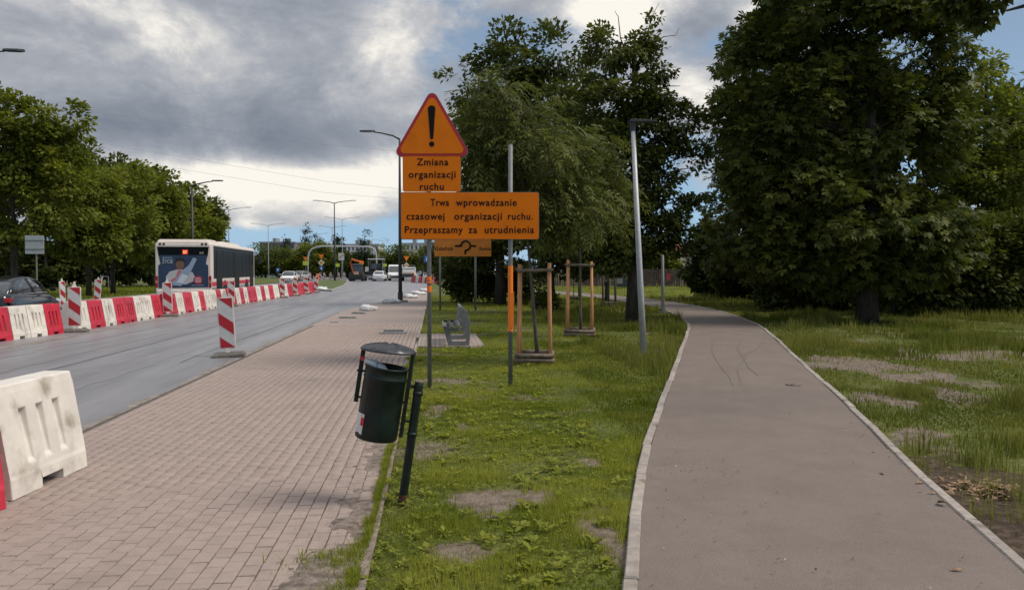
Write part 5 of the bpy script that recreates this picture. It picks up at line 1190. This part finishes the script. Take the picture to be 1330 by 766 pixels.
M_ad = mat('ad_navy', (.018, .040, .082), .45, var=.15, vs=1.5)
def bus(label, loc, rz, ad=True, L=12.0, stripe=None, name='city_bus', z=-.06, group='city buses'):
    root = empty(name, (loc.x, loc.y, z), rz, label, 'bus', group); w, h, r_ = 1.275, 2.98, .14
    def sec(y, k=1.0, top=h, bot=.32):
        pts = []
        for cx, cz, a0 in ((w*k-r_, top-r_, 0), (-w*k+r_, top-r_, 90)):
            for q in range(5): th = R(a0+q*22.5); pts.append((cx+r_*math.cos(th), y, cz+r_*math.sin(th)))
        pts += [(-w*k, y, bot+.1), (-w*k+.05, y, bot), (w*k-.05, y, bot), (w*k, y, bot+.1)]; return pts
    white = M_buswhite if ad else mat('bus_white', (.62, .64, .66), .4)
    MB().loft([sec(0, .955, 2.86, .42), sec(.05, .99, 2.95), sec(.16), sec(L-.2), sec(L-.06, .985, 2.95), sec(L, .95, 2.86, .4)]).build('body', white, root, smooth=False, bevel=.01)
    # right side (and left): black glazing, doors, skirt stripe
    for sg in (1, -1):
        xs = sg*(w+.004)
        def side(n, y0, y1, z0, z1, m, off=0.0, par=root): 
            x = xs+sg*off; return MB().span((x-.003, y0, z0), (x+.003, y1, z1)).build(n, m, par)
        gl = side('window_band', .42, L-.35, 1.22, 2.80, M_busglass)
        sb0 = [2.6, 3.9, 5.1, 7.9, 9.2]
        for y in sb0: side('window_bar', y-.05, y+.05, 1.24, 2.62, mat('window_bar', (.022, .024, .024), .5, spec=.1), .006)
        side('roof_line', .42, L-.35, 2.62, 2.66, M_black, .004)
        for y0, y1 in ((1.0, 2.3), (5.5, 6.8), (10.2, 11.4)):
            dr = side('door', y0, y1, .42, 2.6, M_busglass, .010) if sg == 1 else None
            if dr:
                side('door_leaf_edge', (y0+y1)/2-.03, (y0+y1)/2+.03, .44, 2.58, M_black, .016, dr)
                for y in (y0+.02, y1-.05): side('door_frame', y, y+.03, .42, 2.6, mat('door_frame', (.06, .065, .065), .5, spec=.1), .016, dr)
        if ad:
            for y0, y1 in ((.1, .98), (2.35, 5.45), (6.85, 10.15)):
                side('stripe', y0, y1, .86, 1.06, mat('stripe_red', (.50, .03, .06), .5), .003); side('skirt_panel', y0, y1, .42, .80, M_greypaint, .002)
        else: side('stripe', .3, L-.3, .7, 1.15, mat('stripe_blue', (.06, .16, .36), .5), .003)
        for y in (3.0, L-2.9):
            wheel(root, (sg*(w-.12), y, .48), .48, .26, sg); MB().prism([(.62*math.cos(R(a)), .5+.62*math.sin(R(a))) for a in range(0, 181, 15)]+[(-.62, .34), (.62, .34)], (xs+sg*.004-.002, y, 0), (0, 1, 0), (0, 0, 1), (.004, 0, 0)).build('wheel_arch', M_black, root)
        MB().tube([(sg*(w-.1), L-.05, 2.75), (sg*(w+.22), L+.25, 2.6), (sg*(w+.25), L+.28, 2.5)], .03, 6).box((sg*(w+.25), L+.28, 2.25), (.20, .12, .5)).build('mirror', M_black, root, bevel=.02)
    # rear
    y0 = -.004
    def rp(n, poly, m, off, par=root): return MB().prism(poly, (0, y0-off, 0), (1, 0, 0), (0, 0, 1), (0, .003, 0)).build(n, m, par)
    rp('rear_window', [(-1.10, 2.28), (1.10, 2.28), (1.16, 2.74), (-1.16, 2.74)], M_busglass, .004)
    if ad:
        ap = rp('advert_panel', [(-1.12, .78), (1.12, .82), (1.12, 1.86), (1.02, 1.92), (1.09, 2.34), (-1.09, 2.34), (-1.02, 1.92), (-1.12, 1.86)], M_ad, .007)
        pr = lambda c, rough=.5: mat('print_%d_%d_%d' % tuple(int(v*99) for v in c), c, rough)
        ell = lambda cx, cz, rx, rz_, a=0, n=20: [(cx+rx*math.cos(t)*math.cos(a)-rz_*math.sin(t)*math.sin(a), cz+rx*math.cos(t)*math.sin(a)+rz_*math.sin(t)*math.cos(a)) for t in [2*math.pi*i/n for i in range(n)]]
        rp('print_shirt', [(-.80, 1.30), (-.62, 1.56), (-.30, 1.66), (.05, 1.66), (.42, 1.52), (.52, 1.30), (.44, 1.10), (.10, .95), (-.40, 1.0), (-.70, 1.08)], pr((.46, .45, .45)), .010, ap)
        rp('print_head', ell(-.15, 1.88, .19, .23), pr((.17, .085, .055)), .013, ap)
        rp('print_hair', [(-.38, 1.98), (-.34, 2.16), (-.15, 2.25), (.06, 2.16), (.10, 1.96), (.02, 2.04), (-.15, 2.07), (-.32, 2.03)], pr((.015, .013, .013)), .016, ap)
        rp('print_scarf', [(-.24, 1.62), (-.06, 1.62), (-.02, 1.44), (-.30, 1.14), (-.60, 1.08), (-.55, 1.18), (-.34, 1.30)], pr((.48, .14, .15)), .016, ap)
        rp('print_bottle', [(-.52, .92), (-.10, .88), (.36, 1.60), (.62, 2.16), (.46, 2.24), (.24, 1.86), (-.05, 1.62)], pr((.27, .35, .44)), .019, ap)
        rp('print_bottle_label', [(-.30, 1.06), (-.02, 1.00), (.22, 1.36), (-.06, 1.46)], pr((.56, .60, .64)), .022, ap)
        rp('print_badge', [(.66+.22*math.cos(R(22.5+45*i)), 1.16+.22*math.sin(R(22.5+45*i))) for i in range(8)], pr((.36, .02, .045)), .022, ap)
        for zz, hw_ in ((1.25, .12), (1.16, .15), (1.08, .13)): rp('print_line', [(.66-hw_, zz-.018), (.66+hw_, zz-.018), (.66+hw_, zz+.018), (.66-hw_, zz+.018)], pr((.62, .55, .55)), .025, ap)
        rp('print_line', [(.36, .90), (.92, .90), (.92, .92), (.36, .92)], pr((.40, .45, .52)), .012, ap)
        text_mesh('ŻYCIE', pr((.40, .44, .48)), 'lettering', ap, -.70, 1.96, .46, .17, y0-.014, offset=.02)
        rp('print_line', [(-.93, 2.19), (-.48, 2.19), (-.48, 2.25), (-.93, 2.25)], pr((.16, .20, .26)), .012, ap)
        nd = rp('route_display', [(-.04, 2.38), (.22, 2.38), (.22, 2.60), (-.04, 2.60)], mat('display_red', (.45, .02, .015), .5, emit=((1, .05, .02), .25)), .010)
        text_mesh('57', mat('display_amber', (.9, .6, .2), .5, emit=((1, .55, .2), .6)), 'lettering', nd, .09, 2.42, .17, .13, y0-.014, offset=.03)
        text_mesh('010', mat('print_cream', (.5, .42, .3), .6), 'lettering', root, .83, 2.40, .18, .10, y0-.010, offset=.03)
    MB().span((-1.2, -.06, .36), (1.2, .02, .70)).build('bumper', white, root, bevel=.04)
    MB().span((-.30, -.075, .52), (.30, -.055, .64)).build('number_plate', M_carwhite, root)
    for sg in (-1, 1):
        tl = MB().span((sg*1.14, -.02, .80), (sg*1.262, .03, 1.36)).build('tail_light', M_taillight, root, bevel=.03)
        MB().span((sg*1.16, -.026, 1.02), (sg*1.25, -.018, 1.14)).build('lamp_band', mat('lamp_amber', (.5, .2, .1), .3), tl)
        for dx in (0, .17): MB().tube([(sg*(.86+dx), -.012, 2.86), (sg*(.86+dx), .02, 2.86)], .06, 10).build('round_lamp', mat('lamp_dark', (.06, .03, .03), .3), root)
    # roof: rear pod and a flat equipment hump
    MB().loft([[(x, y, q) for x, q in ((-k, 2.9), (-k, 2.9+hh*.7), (-k+.1, 2.9+hh), (k-.1, 2.9+hh), (k, 2.9+hh*.7), (k, 2.9))] for y, k, hh in ((.02, 1.15, .05), (.10, 1.17, .19), (1.7, 1.17, .20), (2.0, 1.10, .10))]).build('roof_pod', white, root, bevel=.02)
    MB().loft([[(x, y, q) for x, q in ((-.8, 2.95), (-.75, 2.95+hh), (.75, 2.95+hh), (.8, 2.95))] for y, hh in ((4.5, .03), (5.2, .22), (9.5, .22), (10.3, .03))]).build('roof_unit', white, root, bevel=.02)
    return root
rr_ = GS(275.5, 28.2, -.06); bh = R(3.6)
bus('white city bus seen from behind with a dark blue advert on its rear', rr_+Vector((-1.275*math.cos(bh), -1.275*math.sin(bh), 0)), bh)
bb_ = GS(384, 6.6); bus('far articulated bus with pale roof crossing behind the bus', bb_, R(84), False, 12.5)

def loader():
    b = GS(465, 9.3, -.06); root = empty('backhoe_loader', b, R(-3), 'dark loader with raised orange arm on the road ahead', 'loader')
    MB().box((0, 0, .75), (1.7, 3.2, .5)).box((0, 1.4, 1.2), (1.2, 1.5, .5)).build('chassis', M_black, root, bevel=.05)
    for sg in (-1, 1):
        for y, r_ in ((-1.1, .62), (1.4, .5)): wheel(root, (sg*.85, y, r_), r_, .42, sg)
    c = MB().loft([[(x, y, q) for x, y in ((-.72*k, -1.1*k), (.72*k, -1.1*k), (.72*k, .6*k), (-.72*k, .6*k))] for q, k in ((1.0, 1), (1.6, 1), (2.35, .86))]).build('cab', M_glass, root)
    MB().box((0, -.22, 2.4), (1.4, 1.7, .10)).build('cab_roof', M_greypaint, c, bevel=.03)
    for sx_ in (-1, 1):
        for y in (-1.05, .55): MB().tube([(sx_*.72, y, 1.0), (sx_*.62, y*.86, 2.38)], .05, 6).build('cab_post', M_black, c)
    am = MB(); am.tube([(-.5, -1.4, 1.2), (-.8, -1.6, 2.6), (-.6, -1.7, 3.1), (.2, -1.7, 2.85), (.95, -1.7, 2.75)], [.10, .11, .15, .15, .10], 6); am.build('arm', mat('arm_orange', (.52, .10, .02), .6), root)
    MB().box((.75, -1.72, 2.65), (.6, .4, .35)).build('bucket', M_tape, root, bevel=.05)
    MB().box((0, -1.63, 1.15), (.75, .03, .42)).build('rear_panel', mat('panel_pink', (.60, .34, .25), .5), root)
    MB().box((0, -1.75, .45), (2.2, .35, .55)).build('stabiliser_beam', M_black, root, bevel=.05)
loader()
def paver_machine():
    b = GS(489, 8.2, -.06); root = empty('road_paver', b, R(-3), 'tall dark road paver with flat white roof behind the white car', 'road paver')
    MB().box((0, 0, .9), (2.4, 4.4, 1.0)).box((0, .5, 1.7), (2.1, 2.2, .7)).build('body', M_black, root, bevel=.05)
    MB().box((0, 0, 3.35), (2.5, 2.6, .12)).build('roof', M_carwhite, root, bevel=.03)
    for sx_ in (-1, 1):
        for y in (-1.1, 1.1): MB().tube([(sx_*1.1, y, 1.3), (sx_*1.1, y, 3.3)], .05, 6).build('roof_post', M_greypaint, root)
        MB().box((sx_*.9, 0, .35), (.5, 3.6, .7)).build('track', M_tyre, root, bevel=.2)
    MB().box((0, -1.2, 2.2), (1.7, .05, .9)).build('rear_screen', M_glass, root); MB().box((-1.3, -2.0, 1.7), (.5, .2, .8)).build('sign_plate', mat('panel_cream', (.6, .52, .45), .5), root)
    MB().box((.3, -2.22, 1.3), (.5, .04, .5)).build('control_box', mat('panel_pink', (.6, .34, .25)), root); MB().box((0, -2.3, .45), (2.5, .5, .5)).build('screed', M_greypaint, root, bevel=.03)
paver_machine()
def van(px, s, label, rz, kind):
    b = GS(px, s, -.06); root = empty('white_van' if kind == 'van' else 'pickup_truck', b, rz, label, 'van' if kind == 'van' else 'truck')
    if kind == 'van':
        prof = [(-2.7, .35), (2.5, .35), (2.65, .8), (2.45, 1.1), (1.9, 1.3), (1.35, 2.1), (1.1, 2.35), (-2.6, 2.4), (-2.7, 2.3)]
        MB().prism(prof, (-.98, 0, 0), (0, 1, 0), (0, 0, 1), (1.96, 0, 0)).build('body', M_carwhite, root, bevel=.08)
        MB().prism([(2.0, 1.3), (1.42, 2.12), (1.38, 2.10), (1.95, 1.29)], (-.85, .03, .03), (0, 1, 0), (0, 0, 1), (1.7, 0, 0)).build('windscreen', M_glass, root)
        for sg in (-1, 1):
            MB().box((sg*.99, 1.15, 1.6), (.02, .9, .55)).build('side_window', M_glass, root); MB().box((sg*.70, 2.60, .85), (.35, .1, .2)).build('headlight', MATS['headlight'], root)
            for y in (-1.6, 1.7): wheel(root, (sg*.88, y, .34), .34, .22, sg)
        MB().box((0, 2.66, .62), (1.3, .05, .22)).build('grille', M_black, root); MB().box((-.45, -2.71, 1.75), (.7, .02, .5)).box((.45, -2.71, 1.75), (.7, .02, .5)).build('rear_window', M_glass, root)
    else:
        MB().box((0, -.6, .72), (1.9, 3.6, .22)).build('chassis', M_black, root)
        MB().box((0, -1.55, 1.05), (2.1, 2.9, .5)).build('cargo_bed', mat('bed_cream', (.55, .46, .38), .6), root, bevel=.03)
        MB().prism([(0, .7), (1.75, .7), (1.75, 1.15), (1.35, 1.3), (1.0, 1.95), (0.1, 2.0)], (-.95, 0, 0), (0, 1, 0), (0, 0, 1), (1.9, 0, 0)).build('cab', M_carwhite, root, bevel=.06)
        MB().box((0, .09, 1.55), (1.6, .03, .5)).build('rear_window', M_glass, root)
        MB().tube([(-.95, -.1, 1.2), (-.85, -.1, 2.25), (.85, -.1, 2.25), (.95, -.1, 1.2)], .04, 6).build('rack', M_greypaint, root); MB().box((0, -3.02, .8), (2.0, .04, .5)).build('tailgate', mat('dull_dark', (.05, .05, .05), .7), root)
        for sg in (-1, 1):
            MB().box((sg*.85, -3.04, .95), (.16, .04, .3)).build('tail_light', M_taillight, root)
            for y in (-2.0, 1.0): wheel(root, (sg*.88, y, .36), .36, .24, sg)
van(514, 9.0, 'white high-roofed van right of the white car ahead', R(180), 'van')
van(531, 9.2, 'white pickup truck with rack, partly behind the tall lamp pole', R(-3), 'truck')

# ------------------------------------------------------------------ small signs in the distance
def post_sign(px, s, items, label, h=3.2, cat='sign'):
    b = GS(px, s, -.03); root = empty('road_sign', b, -YAW, label, cat, 'small road signs'); MB().tube([(0, .05, -.1), (0, .05, h)], .04, 8).build('post', M_zinc, root)
    for kind, py, size in items:
        z = top_z(b, py); r = size/s/2
        col = {'tri': M_tape, 'diamond': mat('sign_cream', (.66, .60, .50), .5), 'blue': mat('sign_blue', (.03, .13, .42), .4), 'lime': mat('sign_lime', (.50, .62, .06), .5), 'square': mat('sign_white', (.62, .60, .58), .5), 'round': mat('sign_grey', (.35, .36, .37), .5)}[kind]
        poly = {'tri': [(-r, r*.8), (r, r*.8), (0, -r*.95)], 'diamond': [(0, r), (r, 0), (0, -r), (-r, 0)], 'blue': [(-r, -r), (r, -r), (r, r), (-r, r)], 'lime': [(-r, -r*.8), (r, -r*.8), (r, r*.8), (-r, r*.8)], 'square': [(-r*.8, -r), (r*.8, -r), (r*.8, r), (-r*.8, r)], 'round': [(r*math.cos(2*math.pi*i/16), r*math.sin(2*math.pi*i/16)) for i in range(16)]}[kind]
        pl = MB().prism([(x, z+q) for x, q in poly], (0, -.02, 0), (1, 0, 0), (0, 0, 1), (0, .03, 0)).build({'tri': 'yield_plate', 'diamond': 'priority_plate', 'blue': 'blue_plate', 'lime': 'lime_plate', 'square': 'white_plate', 'round': 'round_plate'}[kind], col, root)
        if kind == 'tri': MB().prism([(x*.5, z+.02+q*.5) for x, q in poly], (0, -.026, 0), (1, 0, 0), (0, 0, 1), (0, .004, 0)).build('inner_face', mat('tri_face', (.72, .26, .02), .5), pl)
        if kind == 'diamond': MB().prism([(x*.55, z+q*.55) for x, q in poly], (0, -.026, 0), (1, 0, 0), (0, 0, 1), (0, .004, 0)).build('inner_face', mat('tri_face', (.72, .26, .02)), pl)
        if kind == 'square': MB().prism([(-r*.7, z-r*.35), (-r*.7, z-r*.6), (r*.7, z+r*.45), (r*.7, z+r*.7)], (0, -.026, 0), (1, 0, 0), (0, 0, 1), (0, .004, 0)).build('diagonal_bar', mat('bar_brown', (.20, .12, .09), .6), pl)
        if kind == 'blue': MB().prism([(-r*.35, z-r*.6), (r*.35, z-r*.6), (r*.35, z+r*.3), (0, z+r*.7), (-r*.35, z+r*.3)], (0, -.026, 0), (1, 0, 0), (0, 0, 1), (0, .004, 0)).build('white_arrow', M_carwhite, pl)
post_sign(397, 8.4, [('tri', 336, 6.5), ('lime', 341.5, 7)], 'orange yield sign over a lime plate left of the white arch')
post_sign(417.5, 8.8, [('tri', 333, 7.5), ('diamond', 341, 9), ('blue', 348, 5)], 'orange yield sign over a cream diamond on the island')
post_sign(443.5, 9.0, [('square', 333, 9.5)], 'white square sign with dark diagonal bar', 3.6)
post_sign(438.5, 8.0, [('lime', 344, 5.5)], 'small pale lime sign left of the square sign', 2.2)
post_sign(528, 8.6, [('tri', 335.5, 7.5), ('diamond', 344, 7.5)], 'orange yield sign over a cream diamond right of the tall lamp pole')
post_sign(555, 11.0, [('blue', 336, 9)], 'blue sign with white arrow left of the sign post', 3.0)
post_sign(500, 8.3, [('lime', 344, 5)], 'lime sign right of the road paver', 2.3)
post_sign(546, 8.0, [('round', 353.5, 4.5)], 'small round grey sign behind the far right barriers', 1.6)
post_sign(361, 8.0, [('blue', 350, 5)], 'small blue sign beside the articulated bus', 1.9)
bsn = GS(48, 28.3); bs_r = empty('sign_back', bsn, -YAW+R(10), 'grey back of a road sign above the black car', 'sign')
MB().tube([(0, .05, -.1), (0, .05, top_z(bsn, 306))], .035, 8).build('post', M_zinc, bs_r)
zc = top_z(bsn, 318); MB().box((-.05, 0, zc), (.80, .025, .84)).build('plate', mat('sign_back_grey', (.33, .35, .36), .55, var=.08, vs=3), bs_r, bevel=.01); MB().box((-.05, -.02, zc+.2), (.8, .02, .04)).box((-.05, -.02, zc-.2), (.8, .02, .04)).build('rail', M_zinc, bs_r)
rl = GS(136, 15.5, .02); rr0 = empty('metal_frame_stand', rl, 0, 'small grey metal frame on the verge behind the striped panel', 'frame stand')
for x in (-.3, .3): MB().tube([(x, 0, -.05), (x, 0, 1.0)], .035, 6).build('leg', M_zinc, rr0)
for q in (.55, 1.0): MB().tube([(-.3, 0, q), (.3, 0, q)], .035, 6).build('crossbar', M_zinc, rr0)
# white arch carrying direction signs over the far road
ag = empty('road_arch', GS(400, 7.6, -.06), 0, 'thin white arch spanning the far road', 'arch')
A0 = ag.location; dA = depth_of(A0); aw = lambda px, py: D(px, py, dA)-A0
MB().tube([aw(400, 362)]+[aw(*p) for p in ((400, 335), (401.5, 328), (405, 323.5), (411, 320.8), (418, 319.8), (450, 320), (478, 320.5), (484, 322), (487.5, 326), (489, 333), (489.3, 362))], .14, 8).build('arch_tube', mat('arch_white', (.40, .41, .42), .5), ag, smooth=True)

# ------------------------------------------------------------------ buildings
def block(px0, px1, top, s, label, wall, floors, cols, m_win):
    a = GS(px0, s); b = GS(px1, s); c = (a+b)/2; root = empty('apartment_block', c, -YAW, label, 'building', 'far apartment blocks'); Wd = (b-a).length; h = top_z(c, top)
    MB().span((-Wd/2, 0, -.2), (Wd/2, 12, h)).build('wall', wall, root); MB().span((-Wd/2-.3, -.3, h), (Wd/2+.3, 12.3, h+.5)).build('roof_edge', M_greypaint, root)
    MB().span((-Wd*.2, 3, h+.5), (-Wd*.1, 8, h+2)).span((Wd*.15, 3, h+.5), (Wd*.22, 8, h+2)).build('roof_house', M_greypaint, root)
    wm = MB().box((0, 0, 0), (Wd/cols*.45, .12, h/floors*.5)).mesh('window', m_win)
    for f in range(floors):
        for k in range(cols):
            o = bpy.data.objects.new('window', wm); link(o, root); o.location = (-Wd/2+(k+.5)*Wd/cols, -.02, (f+.55)*h/floors)
M_wallw = mat('wall_white', (.56, .54, .52), .8); M_win = mat('window_dark', (.06, .07, .085), .2)
block(446, 492, 318.5, 3.3, 'long pale apartment block above the loader', M_wallw, 4, 9, M_win)
block(522, 565, 317, 3.1, 'pale apartment block right of the tall lamp pole', M_wallw, 4, 8, M_win)
block(338, 383, 315.5, 3.3, 'grey brown apartment block above the articulated bus', mat('wall_grey', (.16, .15, .15), .8), 4, 9, M_win)
block(394, 430, 319, 2.9, 'pale block half hidden behind the spruces', M_wallw, 4, 7, M_win)
def house():
    b = G(884, 366.3); root = empty('house', b, R(24), 'small house with red roof beyond the fence', 'house')
    MB().prism([(-3.2, 0), (3.2, 0), (3.2, 2.6), (0, 4.6), (-3.2, 2.6)], (0, 0, -.1), (1, 0, 0), (0, 0, 1), (0, 8, 0)).build('wall', mat('house_wall', (.42, .38, .32), .85, var=.1, vs=.6), root)
    rf = MB()
    for sg in (-1, 1): rf.prism([(0, 4.75), (sg*3.7, 2.4), (sg*3.7, 2.2), (0, 4.5)], (0, -.5, 0), (1, 0, 0), (0, 0, 1), (0, 9, 0))
    r_ = rf.build('roof', mat('roof_red', (.42, .13, .085), .7, var=.2, vs=1.5), root); MB().box((.9, 1.5, 4.9), (.55, .55, 1.4)).build('chimney', mat('chimney_red', (.5, .16, .12), .8), r_)
    for x in (-1.6, 1.4):
        w_ = MB().box((x, -.02, 1.35), (1.1, .1, 1.2)).build('window', M_win, root); MB().box((x, -.09, 1.35), (1.2, .03, .06)).box((x, -.09, 1.35), (.06, .032, 1.2)).build('frame', M_carwhite, w_)
    MB().box((0, -.03, .95), (.9, .08, 1.9)).build('door', M_oldwood, root)
house()
def fence():
    a, b = G(700, 372.2), G(950, 373.2); root = empty('fence', a, 0, 'brownish board fence closing the far end of the park', 'fence'); d = b-a; L = d.length; d.normalize(); n = int(L/2.1); st = L/n; ang = math.atan2(d.y, d.x); rot = Matrix.Rotation(ang, 3, 'Z')
    mp_ = mat('fence_board', (.13, .095, .08), .9, var=.3, vs=2, obj_rand=.2)
    pm = MB().box((0, 0, .85), (.1, .1, 1.9)).mesh('fence_post', mat('fence_post', (.16, .075, .06), .8))
    pb = MB()
    for k in range(9): pb.box((-st/2+.1+(st-.2)*(k+.5)/9, 0, .85), ((st-.2)/9-.03, .025, 1.55+.03*math.sin(k*2)))
    pb.box((0, .03, .4), (st-.1, .04, .07)).box((0, .03, 1.3), (st-.1, .04, .07)); pbm = pb.mesh('fence_panel', mp_)
    for i in range(n+1):
        o = bpy.data.objects.new('fence_post', pm); link(o, root); o.location = d*(st*i); o.rotation_euler = (0, 0, ang)
        if i < n: o = bpy.data.objects.new('fence_panel', pbm); link(o, root); o.location = d*(st*(i+.5)); o.rotation_euler = (0, 0, ang)
    p = G(867.5, 373.2)+Vector((0, -.2, 0)); tag(MB().box((p.x, p.y, .95), (.32, .05, .62), Matrix.Rotation(ang, 3, 'Z')).build('red_panel', mat('panel_red', (.45, .05, .06), .6)), 'small red panel fixed on the far fence', 'panel')
    c = G(808, 373); cr = empty('container', c+Vector((0, -1.3, 0)), ang, 'dark grey waste container standing before the far fence', 'container')
    MB().box((0, 0, .62), (2.0, 1.0, 1.1)).build('body', mat('container_grey', (.05, .055, .06), .6), cr, bevel=.05); MB().box((0, 0, 1.24), (2.1, 1.1, .1)).build('lid', mat('container_lid', (.14, .16, .18), .5), cr, bevel=.03)
    for x in (-.5, .5): MB().box((x, -.52, .6), (.5, .03, .5)).build('panel', M_greypaint, cr)
fence()
